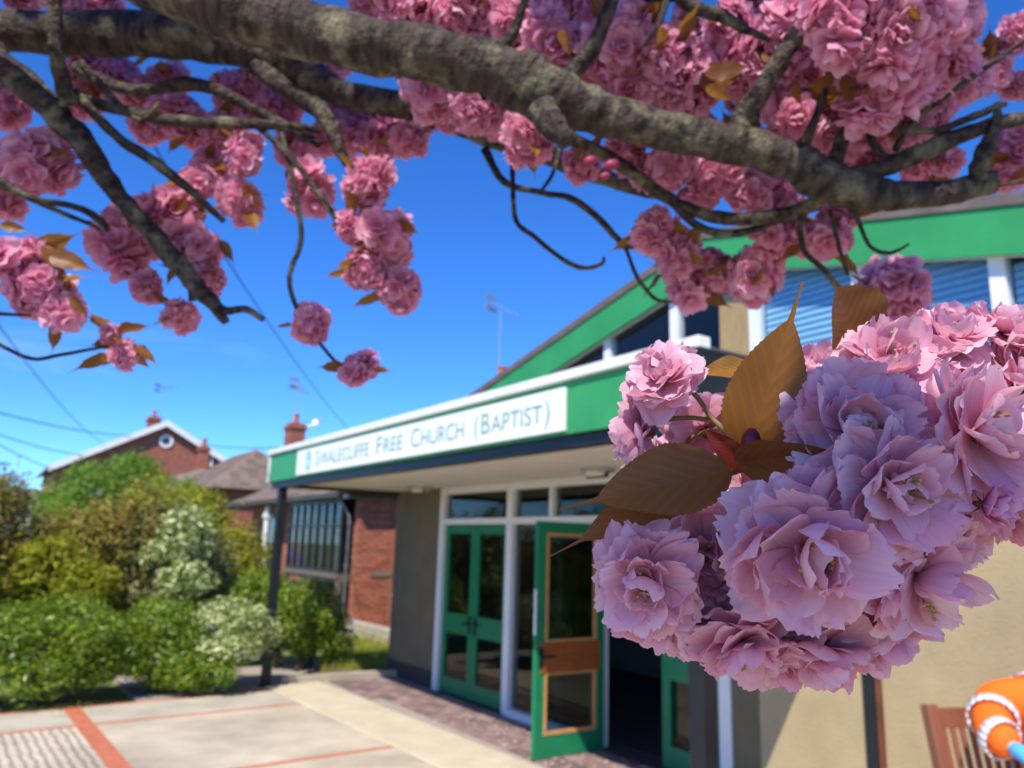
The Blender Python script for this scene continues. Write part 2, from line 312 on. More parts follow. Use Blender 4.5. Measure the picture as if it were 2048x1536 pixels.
# roof
for sgn, sa, sb in ((1, S0-0.12, AP_S), (-1, AP_S, S1+0.12)):
    rf = MB(); rf.prism([(sa,-0.06,gz(sa)-0.06),(sb,-0.06,gz(sb)-0.06),(sb,-0.06,gz(sb)+0.02),(sa,-0.06,gz(sa)+0.02)],(0,1,0),DEEP+0.28)
    ro = rf.build('roof_slope', M_felt, ch)
    tr = MB(); tr.prism([(sa,-0.105,gz(sa)-0.03),(sb,-0.105,gz(sb)-0.03),(sb,-0.105,gz(sb)+0.045),(sa,-0.105,gz(sa)+0.045)],(0,1,0),0.043); tr.build('verge_trim', M_trim, ro)
    fa = MB(); fa.prism([(sa,-0.09,gz(sa)-0.335),(sb,-0.09,gz(sb)-0.335),(sb,-0.09,gz(sb)-0.031),(sa,-0.09,gz(sa)-0.031)],(0,1,0),0.03); fa.build('gable_fascia', M_green, ch)
    sf = MB(); sf.prism([(sa,-0.059,gz(sa)-0.33),(sb,-0.059,gz(sb)-0.33),(sb,-0.059,gz(sb)-0.30),(sa,-0.059,gz(sa)-0.30)],(0,1,0),0.06); sf.build('gable_soffit', M_white, ch)
vent = MB(); vent.cyl((7.25, 1.0, 3.6), (7.25, 1.0, 4.15), 0.035); vent.build('vent_pipe', M_white, ch, smooth=True)
# clerestory under the gable
SILL = 2.84
box('window_sill', M_white, ch, S0+0.05, S1-0.05, -0.03, 0.12, 2.702, SILL)
mull = [AP_S-0.43-0.89*k for k in range(5)][::-1] + [AP_S+0.43+0.89*k for k in range(6)]
for s in mull:
    if gz(s)-0.33 - SILL < 0.05: continue
    mb = MB(); mb.prism([(s-0.045,-0.02,SILL),(s+0.045,-0.02,SILL),(s+0.045,-0.02,gz(s+0.045)-0.305),(s-0.045,-0.02,gz(s-0.045)-0.305)],(0,1,0),0.09); mb.build('mullion', M_white, ch)
slat_me = {}
for a, b in zip(mull[:-1], mull[1:]):
    a2, b2 = a+0.045, b-0.045
    pts = [(a2,0.02,SILL),(b2,0.02,SILL)]
    ztb, zta = gz(b2)-0.30, gz(a2)-0.30
    if min(zta, ztb) < SILL: 
        if max(zta, ztb) < SILL+0.1: continue
        za, zb = max(zta, SILL+0.001), max(ztb, SILL+0.001)
    else: za, zb = zta, ztb
    pts += [(b2,0.02,zb)]
    if a2 < AP_S < b2: pts.append((AP_S,0.02,AP_Z-0.30))
    pts.append((a2,0.02,za))
    pane = MB().prism(pts,(0,1,0),0.006).build('window_pane', M_glassd, ch)
    if a2 > AP_S:
        k = 0; zc = min(za, zb)
        z = SILL+0.03
        while z < max(za, zb)-0.05:
            # slat shortened where the sloping head cuts it
            smax = b2-0.01
            if z > zb-0.02: smax = min(smax, a2 + (b2-a2)*(za-z)/(za-zb))
            if smax - a2 > 0.06:
                me = MB().box(a2+0.01, smax, -0.0235, 0.0235, -0.0012, 0.0012).mesh('slat', M_blind)
                so_ = link('slat', me, pane); so_.location = (0, 0.075, z); so_.rotation_euler = (R(74), 0, 0)
            z += 0.05; k += 1
MB().prism([(4.49,0.05,SILL),(4.85,0.05,SILL),(4.85,0.05,3.55),(4.70,0.05,3.86),(4.49,0.05,3.86)],(0,1,0),0.03).build('tan_panel', M_tan, ch)
# entrance screen
FR = [(-0.04,0.06,0.0,2.43),(1.48,1.60,0.0,2.43),(4.45,4.56,0.0,2.43),(2.99,3.06,0.0,1.975)]
for a, b, z0, z1 in FR: box('door_frame', M_white, ch, a, b, -0.03, 0.09, z0, z1, 0.004)
box('frame_head', M_white, ch, 0.06, 4.45, -0.028, 0.088, 2.36, 2.432) if False else None
for a, b in ((0.06,1.48),(1.60,4.45)):
    box('frame_head', M_white, ch, a, b, -0.027, 0.087, 2.35, 2.431)
    box('transom', M_white, ch, a, b, -0.034, 0.086, 1.975, 2.045)
for s in (2.29, 3.4): box('frame_mullion', M_white, ch, s-0.03, s+0.03, -0.025, 0.085, 2.045, 2.35)
for a, b in ((0.06,1.48),(1.60,2.26),(2.32,3.37),(3.43,4.45)): box('transom_pane', M_glass, ch, a, b, 0.03, 0.036, 2.046, 2.349)
box('side_light_sill', M_white, ch, 1.60, 2.99, -0.06, 0.09, 0.0, 0.075)
box('side_light_pane', M_glass, ch, 1.60, 2.99, 0.03, 0.036, 0.076, 1.974)
box('door_step', M_plinth, ch, -0.04, 4.56, -0.04, 0.2, -0.02, 0.0)
def leaf_door(s0, s1, parent_y=0.02, inner=False, name='door', hinge=None, ang=0.0, handle_at=None):
    """framed glazed door leaf, origin at the hinge foot, width along local +x"""
    wdt = s1 - s0; o = MB(); T = 0.045
    st = 0.095
    o.box(0.004, st, 0, T, 0.012, 1.965); o.box(wdt-st, wdt-0.004, 0, T, 0.012, 1.965)
    o.box(st, wdt-st, 0.001, T-0.001, 1.865, 1.964); o.box(st, wdt-st, 0.001, T-0.001, 0.70, 0.93); o.box(st, wdt-st, 0.001, T-0.001, 0.013, 0.19)
    d = o.build(name, M_greendoor if not inner else M_greendoor, ch); d.location = (hinge, parent_y, 0); d.rotation_euler = (0, 0, ang)
    for z0, z1 in ((0.191, 0.699), (0.931, 1.864)):
        box('door_pane', M_glass, d, st+0.001, wdt-st-0.001, T*0.45, T*0.55, z0, z1)
    if handle_at is not None:
        h = MB(); hx = handle_at; h.box(hx-0.02, hx+0.02, -0.012, 0.0, 0.72, 0.92); h.beam((hx, -0.03, 0.84), (hx + (0.1 if hx < wdt/2 else -0.1), -0.032, 0.84), 0.016, 0.018); h.cyl((hx,-0.034,0.84),(hx,-0.01,0.84),0.01)
        h.build('door_handle', M_black, d)
    return d
leaf_door(0.06, 0.77, hinge=0.06, handle_at=0.65)
leaf_door(0.77, 1.48, hinge=0.77, handle_at=0.06)
leaf_door(3.80, 4.45, hinge=3.80)
# leaf swung outward 90 degrees: inner face shows timber beads, brown lock panel
dl = MB(); W_, T = 0.77, 0.045
od = leaf_door(0, W_, hinge=3.10, parent_y=-0.035, ang=-math.pi/2, name='open_door')
od['label'] = 'green door leaf swung open with a brown wooden lock panel'
st = 0.095
bd = MB()
for z0, z1 in ((0.191, 0.699), (0.931, 1.864)):
    bd.box(st+0.001, st+0.03, 0.028, 0.05, z0, z1); bd.box(W_-st-0.03, W_-st-0.001, 0.028, 0.05, z0, z1)
    bd.box(st+0.03, W_-st-0.03, 0.028, 0.05, z0, z0+0.03); bd.box(st+0.03, W_-st-0.03, 0.028, 0.05, z1-0.03, z1)
bd.build('glazing_bead', M_bead, od)
box('lock_panel', M_panelwood, od, st-0.03, W_-st+0.045, 0.0455, 0.056, 0.69, 0.94)
hk = MB(); hk.box(W_-0.07, W_-0.03, 0.056, 0.066, 0.74, 0.90); hk.cyl((W_-0.05, 0.05, 0.83),(W_-0.05,0.10,0.83),0.010); hk.beam((W_-0.05,0.10,0.83),(W_-0.17,0.10,0.83),0.016,0.018); hk.build('door_handle', M_black, od)
box('edge_plate', M_white, od, W_-0.0035, W_+0.0, 0.008, 0.038, 1.0, 1.38)
# canopy
OUT = 1.83
cn = 'canopy_fascia'
fas = box(cn, M_green, ch, -1.36, 5.94, -OUT, -OUT+0.03, 2.455, 2.80)
box('fascia_capping', M_white, ch, -1.40, 5.98, -OUT-0.035, -OUT+0.06, 2.801, 2.865, 0.006)
box('canopy_end_board', M_white, ch, -1.40, -1.362, -OUT-0.02, -0.01, 2.45, 2.799)
box('canopy_end_board', M_black, ch, 5.942, 5.98, -OUT-0.02, -0.01, 2.45, 2.799)
box('canopy_roof', M_felt, ch, -1.36, 5.94, -OUT+0.061, -0.005, 2.78, 2.83)
box('canopy_beam', M_black, ch, -1.36, 5.94, -OUT+0.04, -OUT+0.14, 2.375, 2.56)
box('canopy_beam', M_black, ch, -1.355, -1.27, -OUT+0.141, -0.01, 2.39, 2.53)
for i, (a, b) in enumerate(((-1.265,0.62),(0.63,2.46),(2.47,4.30),(4.31,5.93))):
    box('soffit_panel', M_soffit, ch, a, b, -OUT+0.142, -0.012, 2.434, 2.45, 0.003)
for s in (-1.15, 5.82):
    pm_ = MB(); pm_.box(s-0.05, s+0.05, -1.76, -1.66, -0.03, 2.40); pm_.box(s-0.09, s+0.09, -1.80, -1.62, -0.03, 0.008); pm_.build('canopy_post', M_black, ch, 0.004)
for px, py in ((1195, 937), (840, 974)):
    q = ground(px, py, 2.43); s, y = cl(q)
    y = max(y, -1.6)
    lb = MB(); lb.cyl((s,y,2.395),(s,y,2.437),0.15,0.15,24); lo = lb.build('soffit_lamp', M_steel, ch, smooth=False)
    MB().cyl((s,y,2.36),(s,y,2.394),0.09,0.12,20).build('lamp_lens', M_soffit, lo)
    MB().box(s-0.14,s+0.14,y-0.008,y+0.008,2.345,2.40).build('lamp_guard', M_black, lo)
# dark post on the rendered wall
MB().box(5.66, 5.735, -0.06, -0.002, -0.02, 2.699).build('wall_post', M_black, ch, 0.004)
MB().box(5.736, 5.758, -0.045, -0.002, -0.02, 2.698).build('post_cheek', M_brown, ch)

# sign on the fascia (a board screwed to it)
sg = empty('church_sign', cpos(-0.27, -OUT-0.002, 2.475), CRZ)
tag(sg, 'long white church name board with pale green lettering on the green canopy fascia', 'sign')
SW_, SH_ = 5.10, 0.285
MB().box(0, SW_, -0.022, 0.0, 0, SH_).build('board', M_sign, sg, 0.003)
M_letter = mat('sign_lettering', (0.16, 0.36, 0.28), 0.5, 0.05)
M_emblem = mat('sign_emblem_blue', (0.10, 0.42, 0.66), 0.5, 0.05)
def lettering(txt, size, x, z, name='lettering'):
    cu = bpy.data.curves.new('t', 'FONT'); cu.body = txt; cu.size = size; cu.extrude = 0.002; cu.offset = -0.0015
    to = bpy.data.objects.new('t', cu); col.objects.link(to); bpy.context.view_layer.update()
    dg = bpy.context.evaluated_depsgraph_get(); me = bpy.data.meshes.new_from_object(to.evaluated_get(dg)); bpy.data.objects.remove(to)
    wv = max(v.co.x for v in me.vertices); me.materials.append(M_letter); return me, wv
x = 0.62
for word, k in (('SWALECLIFFE', 1.6), ('FREE', 0.72), ('CHURCH', 1.05), ('(BAPTIST)', 1.10)):
    x0 = x
    big = True
    pieces = []
    if word[0] == '(': pieces = [('(', 0.20), ('B', 0.20), ('APTIST', 0.165), (')', 0.20)]
    else: pieces = [(word[0], 0.21), (word[1:], 0.175)]
    ms = []; tot = 0
    for t, sz in pieces:
        me, wv = lettering(t, sz, 0, 0); ms.append((me, tot)); tot += wv + 0.018
    fx = (k-0.12)/tot
    for me, dx in ms:
        lo_ = link('lettering', me, sg); lo_.rotation_euler = (R(90), 0, 0); lo_.location = (x0 + dx*fx, -0.0245, 0.075); lo_.scale = (fx, 1.12, 1)
    x += k
em = MB()
for i in range(28):
    t0, t1 = 2*math.pi*i/28, 2*math.pi*(i+1)/28
    def ep(t, k): return (0.40+0.085*k*math.cos(t), -0.0245, 0.145+0.115*k*math.sin(t))
    em.prism([ep(t0,1),ep(t1,1),ep(t1,0.72),ep(t0,0.72)],(0,1,0),0.003)
em.box(0.39,0.41,-0.0245,-0.0215,0.065,0.225); em.box(0.355,0.445,-0.0246,-0.0216,0.165,0.183)
em.build('emblem', M_emblem, sg)

# ================================================================== houses along the street (parallel to the church front)
O_B = ground(738, 1252)
def hip_roof(parent, x0, x1, y0, y1, ze, zr, over=0.35, mat_=None, hipx=None, name='roof', pieces=None):
    """hipped roof; ridge along x. tile courses are stepped rows of tiles"""
    mat_ = mat_ or M_tile
    x0 -= over; x1 += over; y0 -= over; y1 += over
    yc = (y0+y1)/2; hx = hipx if hipx is not None else (y1-y0)/2
    A, B, C_, D = (x0,y0,ze),(x1,y0,ze),(x1,y1,ze),(x0,y1,ze); E_, F_ = (x0+hx,yc,zr),(x1-hx,yc,zr)
    m = MB(); m.quad(A,B,F_,E_); m.quad(B,C_,F_); m.quad(C_,D,E_,F_); m.quad(D,A,E_); m.quad(A,D,C_,B)
    r = m.build(name, mat_, parent)
    return r, (A,B,C_,D,E_,F_)
def tile_face(parent, base_a, base_b, top_a, top_b, tw, th, limit, mat_=None):
    """rows of overlapping tiles on a roof face; each tile a small slab sharing one mesh"""
    a, b, c, d = map(Vector, (base_a, base_b, top_b, top_a))
    up0 = ((d+c)/2-(a+b)/2); nrm = (b-a).cross(d-a).normalized()
    if nrm.z < 0: nrm = -nrm
    ex = (b-a).normalized(); ey = nrm.cross(ex).normalized()
    if ey.z < 0: ey = -ey
    H_ = (d-a).dot(ey); rows = int(H_/th)
    me = MB().box(-tw/2+0.004, tw/2-0.004, -0.02, th+0.03, 0.0, 0.022).mesh('roof_tile', mat_ or M_tile)
    k = 0
    for r in range(rows):
        f = (r*th)/H_; f2 = ((r+1)*th)/H_
        xa = max((d-a).dot(ex)*f, (d-a).dot(ex)*f2); xb = min((b-a).length + (c-b).dot(ex)*f, (b-a).length + (c-b).dot(ex)*f2)
        n_ = int((xb-xa)/tw)
        for i in range(n_+1):
            xx = xa + tw*(i+0.5) + (tw/2 if r % 2 else 0)
            if xx + tw/2 > xb or k >= limit: continue
            o = link('roof_tile', me, parent)
            P = a + ex*xx + ey*(r*th) + nrm*0.012
            rot = Matrix((ex, ey, nrm)).transposed()
            tilt = Matrix.Rotation(R(-4.0+random.uniform(-.6,.6)), 3, 'X')
            o.matrix_local = Matrix.Translation(P) @ (rot @ tilt).to_4x4(); k += 1
    return k
def bricks_on(parent, x0, x1, y, z0, z1, limit=300, axis='x', outward=-1, holes=(), mat_=None):
    """stretcher-bond bricks standing 4 mm proud of the mortar face"""
    L_, Hh = 0.225, 0.075; k = 0
    if axis == 'x': me = MB().box(-0.1075, 0.1075, -0.006, 0.03, -0.0325, 0.0325).mesh('brick', mat_ or M_brick)
    else: me = MB().box(-0.03, 0.006, -0.1075, 0.1075, -0.0325, 0.0325).mesh('brick', mat_ or M_brick)
    z = z0 + Hh/2; r = 0
    while z < z1 - 0.03:
        x = x0 + (L_/2 if r % 2 else L_)
        while x < x1 - L_/2 + 0.02:
            if k < limit and not any(a-0.1 < x < b+0.1 and c-0.03 < z < d+0.03 for a, b, c, d in holes):
                o = link('brick', me, parent); o.location = (x, y, z) if axis == 'x' else (y, x, z); k += 1
            x += L_
        z += Hh; r += 1
    return k
def chimney(parent, x, y, z0, z1, wx=0.5, wy=0.5, pots=1, pot_mat=None):
    c = MB().box(x-wx/2, x+wx/2, y-wy/2, y+wy/2, z0, z1).box(x-wx/2-0.06, x+wx/2+0.06, y-wy/2-0.06, y+wy/2+0.06, z1-0.22, z1-0.10).build('chimney', M_brickwall, parent)
    pm2 = mat('terracotta', (0.42, 0.14, 0.06), 0.8, 0.15)
    for i in range(pots):
        xo = x + (i-(pots-1)/2)*0.28
        MB().cyl((xo,y,z1-0.02),(xo,y,z1+0.38),0.12,0.095,14).cyl((xo,y,z1+0.34),(xo,y,z1+0.40),0.12,0.12,14).build('chimney_pot', pot_mat or pm2, c)
    return c
def aerial(parent, x, y, z0, z1, ang, n=9, boom=0.9, el=0.34, tilt=0.0):
    m = MB(); m.cyl((x,y,z0),(x,y,z1),0.022,0.018,8)
    d = Vector((math.cos(ang)*math.cos(tilt), math.sin(ang)*math.cos(tilt), math.sin(tilt))); sd = Vector((-math.sin(ang), math.cos(ang), 0))
    P = Vector((x,y,z1-0.06)); m.cyl(P-d*boom*0.35, P+d*boom*0.65, 0.016, 0.016, 6)
    for i in range(n):
        q = P + d*boom*(-0.30+0.93*i/(n-1)); L_ = el*(1-0.35*i/n)
        m.cyl(q-sd*L_/2, q+sd*L_/2, 0.011, 0.011, 5)
    q = P - d*boom*0.35; m.beam(q-sd*0.24+Vector((0,0,0.16)), q+sd*0.24+Vector((0,0,0.16)), 0.015, 0.16); m.beam(q-sd*0.24-Vector((0,0,0.16)), q+sd*0.24-Vector((0,0,0.16)), 0.015, 0.16)
    return m.build('tv_aerial', M_steel, parent)
M_darkframe = mat('dark_window_frame', (0.018, 0.018, 0.02), 0.4, 0.2)
M_gutter = mat('grey_gutter', (0.10, 0.10, 0.10), 0.45, 0.2)
M_oldtimber = mat('weathered_timber', (0.16, 0.13, 0.10), 0.8, 0.2, 9)
M_curtain = mat('curtain', (0.55, 0.52, 0.46), 0.9, 0.1, 6, stretch=(6, 6, 1))
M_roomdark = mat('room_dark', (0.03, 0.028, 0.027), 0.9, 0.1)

ba = empty('brick_bungalow', O_B, CRZ)
tag(ba, 'red brick bungalow with dark bay window and brown tiled roof beside the church', 'house')
MB().box(-9.2, -0.02, 0.03, 7.0, -0.05, 2.72).build('wall', M_mortar, ba)
bricks_on(ba, -4.6, 0.0, 0.03, 0.10, 2.62, 150, holes=((-4.25, -1.0, -1, 3),))
MB().box(-0.34, 0.0, -0.34, 0.35, -0.05, 2.70).build('corner_pier', M_brickwall, ba)
MB().box(0.001, 0.02, 0.40, 7.0, -0.05, 2.70).build('flank_wall', M_brickwall, ba)
bricks_on(ba, -0.36, 0.02, -0.34, 0.08, 2.66, 60)
k = bricks_on(ba, -0.38, 0.75, 0.0, 0.08, 2.66, 190, axis='y')
MB().box(-9.2, -4.65, 0.0, 0.029, -0.05, 2.70).build('front_brickwork', M_brickwall, ba)
# bay window
MB().box(-4.05, -0.85, -0.36, 0.02, 0.0, 0.72).build('bay_brickwork', M_brickwall, ba)
k = bricks_on(ba, -2.6, -0.84, -0.36, 0.04, 0.70, 80)
MB().box(-4.12, -0.62, -0.56, 0.02, 0.93, 1.03).box(-4.12, -0.62, -0.52, 0.02, 0.86, 0.93).build('bay_sill', M_oldtimber, ba)
MB().box(-0.72, -0.62, -0.53, -0.43, 0.0, 0.86).box(-4.12, -4.02, -0.53, -0.43, 0.0, 0.86).build('bay_bracket', M_oldtimber, ba)
bw = MB()
for i in range(8):
    s_ = -4.08 + i*(3.40/7); bw.box(s_-0.035, s_+0.035, -0.52, -0.44, 1.031, 2.62)
bw.box(-4.10,-0.64,-0.515,-0.445,2.54,2.64); bw.box(-4.10,-0.64,-0.515,-0.445,1.031,1.10); bw.box(-4.10,-0.64,-0.512,-0.448,2.02,2.07)
bw.box(-0.71,-0.64,-0.44,0.02,1.031,1.10); bw.box(-0.71,-0.64,-0.44,0.02,2.54,2.64); bw.box(-0.70,-0.65,-0.24,-0.18,1.10,2.54)
wo_ = bw.build('bay_window_frame', M_darkframe, ba)
for i in range(7):
    s_ = -4.08 + i*(3.40/7); box('window_pane', M_glass, wo_, s_+0.036, s_+3.40/7-0.036, -0.485, -0.48, 1.101, 2.539)
box('window_pane', M_glass, wo_, -0.68, -0.675, -0.44, 0.015, 1.101, 2.539)
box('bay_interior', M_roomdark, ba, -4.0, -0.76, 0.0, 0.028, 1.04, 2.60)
for a, b in ((-3.3,-3.05),(-2.2,-1.95),(-1.35,-0.95)): box('curtain', M_curtain, ba, a, b, -0.36, -0.33, 1.04, 2.0)
MB().box(-4.6, -0.3, -0.6, 0.0, 2.645, 2.70).build('bay_head', M_gutter, ba)
# porch with a white post, glazed door
MB().cyl((-6.05,-0.5,0.0),(-6.05,-0.5,2.6),0.075,0.075,14).box(-6.15,-5.95,-0.6,-0.4,2.28,2.40).build('porch_post', M_white, ba)
MB().box(-7.3,-6.75,-0.02,0.0,0.0,2.40).build('porch_door', M_darkframe, ba)
box('porch_pane', M_glassd, ba, -7.24, -6.81, -0.034, -0.022, 0.9, 2.3)
bd_ = MB()
for z in (1.35, 1.75, 2.05): bd_.box(-5.6,-5.45,-0.05,0.0,z,z+0.09)
bd_.build('stone_quoin', M_stone, ba)
# gutters and downpipe
MB().cyl((-9.6,-0.66,2.70),(-0.5,-0.66,2.70),0.055,0.055,10).build('gutter', M_gutter, ba)
dp = MB(); dp.cyl((-0.55,-0.64,2.66),(-0.50,-0.42,2.30),0.04); dp.cyl((-0.50,-0.42,2.30),(-0.42,-0.42,2.2),0.04); dp.cyl((-0.42,-0.42,2.22),(-0.42,-0.42,0.15),0.04)
for z in (2.12, 1.2, 0.5): dp.cyl((-0.42,-0.42,z-0.05),(-0.42,-0.42,z+0.05),0.055)
dp.build('downpipe', M_gutter, ba)
MB().box(-0.2,0.02,-0.70,0.9,2.62,2.70).build('eave_board', M_gutter, ba)
rA, vA = hip_roof(ba, -9.2, 0.05, -0.35, 7.0, 2.74, 5.0, 0.35)
A,B,C_,D,E_,F_ = vA
tile_face(ba, A, B, E_, F_, 0.30, 0.26, 300)
chimney(ba, -1.2, 3.9, 4.0, 6.0, 0.62, 0.55)
aerial(ba, -1.5, 4.0, 4.6, 8.2, R(20), 10, 1.1, 0.42, R(-28))
vent_c = MB().cyl((0.03,0.55,0.62),(0.045,0.55,0.62),0.09,0.09,16).build('flue_cover', M_white, ba)
MB().box(0.022,0.03,-0.05,0.8,1.0,1.09).build('string_course', M_oldtimber, ba)

def simple_house(name, label, x0, x1, y0, y1, ze, zr, hipx=None, wallmat=None, origin=O_B, tiles=0):
    e = empty(name, origin, CRZ); tag(e, label, 'house')
    MB().box(x0, x1, y0, y1, -0.3, ze+0.05).build('wall', wallmat or M_brickwall, e)
    r, v = hip_roof(e, x0, x1, y0, y1, ze, zr, 0.35, hipx=hipx)
    return e, r, v
hb, rB, vB = simple_house('hipped_bungalow', 'bungalow with brown hipped roof and tall chimney next along from the bay windowed one', -20, -12.0, -0.6, 3.4, 3.35, 5.07, 2.75)
A,B,C_,D,E_,F_ = vB
tile_face(hb, B, C_, F_, F_, 0.33, 0.27, 120)
tile_face(hb, A, B, E_, F_, 0.33, 0.27, 180)
MB().box(-16.5,-12.6,-0.64,-0.60,2.2,3.2).build('rendered_panel', M_white, hb)
box('window_pane', M_glassd, hb, -14.6, -13.4, -0.66, -0.645, 2.4, 3.1)
c_ = chimney(hb, -14.0, 2.7, 4.0, 6.15, 0.7, 0.6)
aerial(hb, -14.25, 2.75, 4.6, 7.75, R(15), 9, 1.0, 0.5, R(-30))
ds = MB(); ds.cyl((-13.85,2.9,6.0),(-13.62,3.43,6.2),0.02); 
for i in range(14):
    t0, t1 = 2*math.pi*i/14, 2*math.pi*(i+1)/14
    c0 = Vector((-13.6,3.45,6.25)); q = Vector((0.55,-0.75,0.36)).normalized(); e1 = q.orthogonal().normalized(); e2 = q.cross(e1)
    ds.prism([c0, c0+(e1*math.cos(t0)+e2*math.sin(t0))*0.2+q*0.05, c0+(e1*math.cos(t1)+e2*math.sin(t1))*0.2+q*0.05], q, 0.01)
ds.build('satellite_dish', M_steel, hb)
hc, rC, vC = simple_house('street_bungalow', 'bungalow showing only its brown hipped roof and slim red chimney, below the tall gabled house', -29, -21.2, -2.2, 6.5, 3.5, 5.15, 3.6)
chimney(hc, -24.2, 1.6, 4.2, 6.05, 0.45, 0.45)
# two-storey house, gable towards us
gpk = at(333, 843, 1); dpk = (gpk-CAM); dpk = dpk*(42/dpk.y); gp = CAM+dpk
fh = empty('gabled_house', (gp.x, gp.y, -0.3), CRZ)
tag(fh, 'tall two storey red brick house with white gable verge and round attic window', 'house')
pz = gp.z+0.3; HW = 4.9; es = 0.545
MB().prism([(0,-HW,0),(0,HW,0),(0,HW,pz-HW*es-0.15),(0,0,pz-0.15),(0,-HW,pz-HW*es-0.15)],(-1,0,0),9.5).build('wall', M_brickwall, fh)
for sg_ in (-1, 1):
    yb = sg_*(HW+0.35); zb = pz-(HW+0.35)*es
    MB().prism([(0.3,0,pz-0.14),(0.3,yb,zb-0.14),(0.3,yb,zb),(0.3,0,pz)],(-1,0,0),10.2).build('roof', M_tile, fh)
    MB().prism([(0.31,0,pz-0.30),(0.31,yb,zb-0.30),(0.31,yb,zb+0.04),(0.31,0,pz+0.04)],(1,0,0),0.05).build('verge_board', M_white, fh)
rwz = 6.75+0.3; rw = MB()
for i in range(20):
    t0, t1 = 2*math.pi*i/20, 2*math.pi*(i+1)/20
    rw.prism([(0.02,0.1+0.36*math.cos(t0),rwz+0.36*math.sin(t0)),(0.02,0.1+0.36*math.cos(t1),rwz+0.36*math.sin(t1)),(0.02,0.1+0.22*math.cos(t1),rwz+0.22*math.sin(t1)),(0.02,0.1+0.22*math.cos(t0),rwz+0.22*math.sin(t0))],(1,0,0),0.05)
rwo = rw.build('round_window', M_white, fh); MB().cyl((0.01,0.1,rwz),(0.04,0.1,rwz),0.21,0.21,20).build('pane', M_glassd, rwo)
wf = MB().box(0.0,0.04,1.7,2.9,3.6,4.6).build('window', M_white, fh); box('pane', M_glassd, wf, 0.041, 0.05, 1.78, 2.82, 3.68, 4.52)
wf = MB().box(0.0,0.04,-3.6,-2.6,3.9,4.9).build('window', M_white, fh); box('pane', M_glassd, wf, 0.041, 0.05, -3.52, -2.68, 3.98, 4.82)
chimney(fh, -2.2, -0.3, pz-1.0, pz+0.45, 0.9, 0.6)
aerial(fh, -2.2, 0.0, pz-0.2, pz+2.3, R(40), 7, 1.2, 0.6)
MB().cyl((0.06,2.6,0),(0.06,2.6,pz-1.7),0.06).build('downpipe', M_white, fh)
# far pale house and parked car seen between shrubs on the left
def ray_at_y(px, py, Y): v = ray(px, py); return CAM + v*(Y/v.y)
q = ray_at_y(75, 1040, 60)
ph = empty('pale_house', (q.x-3, 60, -0.3), R(20)); tag(ph, 'distant white fronted house with orange brick end seen through a gap above the shrubs', 'house')
MB().box(-4,4,0,7,0,3.6).build('wall', M_white, ph); MB().box(4.001,5.2,0.1,7,0,3.4).build('brick_end', mat('orange_brick',(0.40,0.17,0.09),0.9), ph)
hip_roof(ph, -4, 5.2, 0, 7, 3.6, 5.4, 0.3)
for xx in (-2.6, 0.2, 2.6):
    wf = MB().box(xx-0.6,xx+0.6,-0.05,0.0,1.6,2.9).build('window', M_white, ph); box('pane', M_glassd, wf, xx-0.5, xx+0.5, -0.06, -0.052, 1.7, 2.8)
q = ray_at_y(45, 1052, 34)
car = empty('parked_car', (q.x-0.6, 34, -0.03), R(75)); tag(car, 'blue parked car half hidden behind the shrubs', 'car')
M_car = mat('car_paint', (0.03, 0.10, 0.36), 0.25, 0.03, spec=0.6)
prof = [(-2.0,0.35),(2.0,0.35),(2.05,0.75),(1.2,0.95),(0.55,1.42),(-1.1,1.46),(-1.75,1.0),(-2.05,0.9)]
MB().prism([(x_,-0.85,z_) for x_, z_ in prof],(0,1,0),1.7).build('body', M_car, car, 0.05)
for y_ in (-0.856, 0.851): MB().prism([(0.95,y_,0.98),(0.5,y_,1.34),(-1.0,y_,1.38),(-1.5,y_,1.0)],(0,1,0),0.005).build('side_window', M_glassd, car)
for x_ in (-1.25, 1.3):
    for y_ in (-0.86, 0.70): wh = MB().cyl((x_,y_,0.32),(x_,y_+0.16,0.32),0.32,0.32,18).build('wheel', M_black, car); 
# low stone wall, kerbs and grass by the bungalow
LW = O_B + SV*2.0
ls = empty('garden_wall', ground(735, 1285), CRZ); tag(ls, 'low pale stone garden wall below the brick bungalow', 'wall')
for r_ in range(2):
    for i in range(7):
        MB().box(-1.6+i*0.46+(0.2 if r_ else 0), -1.6+i*0.46+0.44+(0.2 if r_ else 0), 0.0, 0.22, r_*0.16-0.03, r_*0.16+0.125).build('stone', M_stone, ls, 0.015)
kb = empty('kerb', ground(560, 1368), CRZ); tag(kb, kind='structure')
a_ = ground(560, 1368); b_ = ground(790, 1352)
MB().beam((b_-a_)*0.0, Vector(((b_-a_).dot(SV), -(b_-a_).dot(NV), 0)), 0.12, 0.16).build('kerb_stone', M_stone, kb)
# overhead wires
M_wire = mat('wire', (0.03, 0.03, 0.035), 0.6)
def wire(label, pts, r=0.01):
    P = [ray_at_y(x_, y_, Y) for x_, y_, Y in pts]; m = MB()
    a, b = P[0], P[-1]; n_ = 14; prev = None
    for i in range(n_+1):
        t = i/n_; p = a.lerp(b, t) - Vector((0,0,0.012*(b-a).length*4*t*(1-t)))
        if prev is not None: m.cyl(prev, p, r, r, 5)
        prev = p
    tag(m.build('overhead_wire', M_wire), label, 'wire', 'overhead wires')
wire('thin phone wire slanting down behind the blossom towards the canopy corner', [(150,40,6),(700,862,26)], 0.010)
wire('thin phone wire dropping to the gabled house beside its chimney', [(-80,540,12),(205,885,40)], 0.014)
wire('topmost of three shallow wires running to the gabled house', [(-300,735,16),(262,872,41)], 0.022)
wire('middle of three shallow wires running to the gabled house', [(-300,745,16),(165,910,40)], 0.02)
wire('lowest of three shallow wires running to the gabled house', [(-300,700,16),(125,945,39)], 0.018)
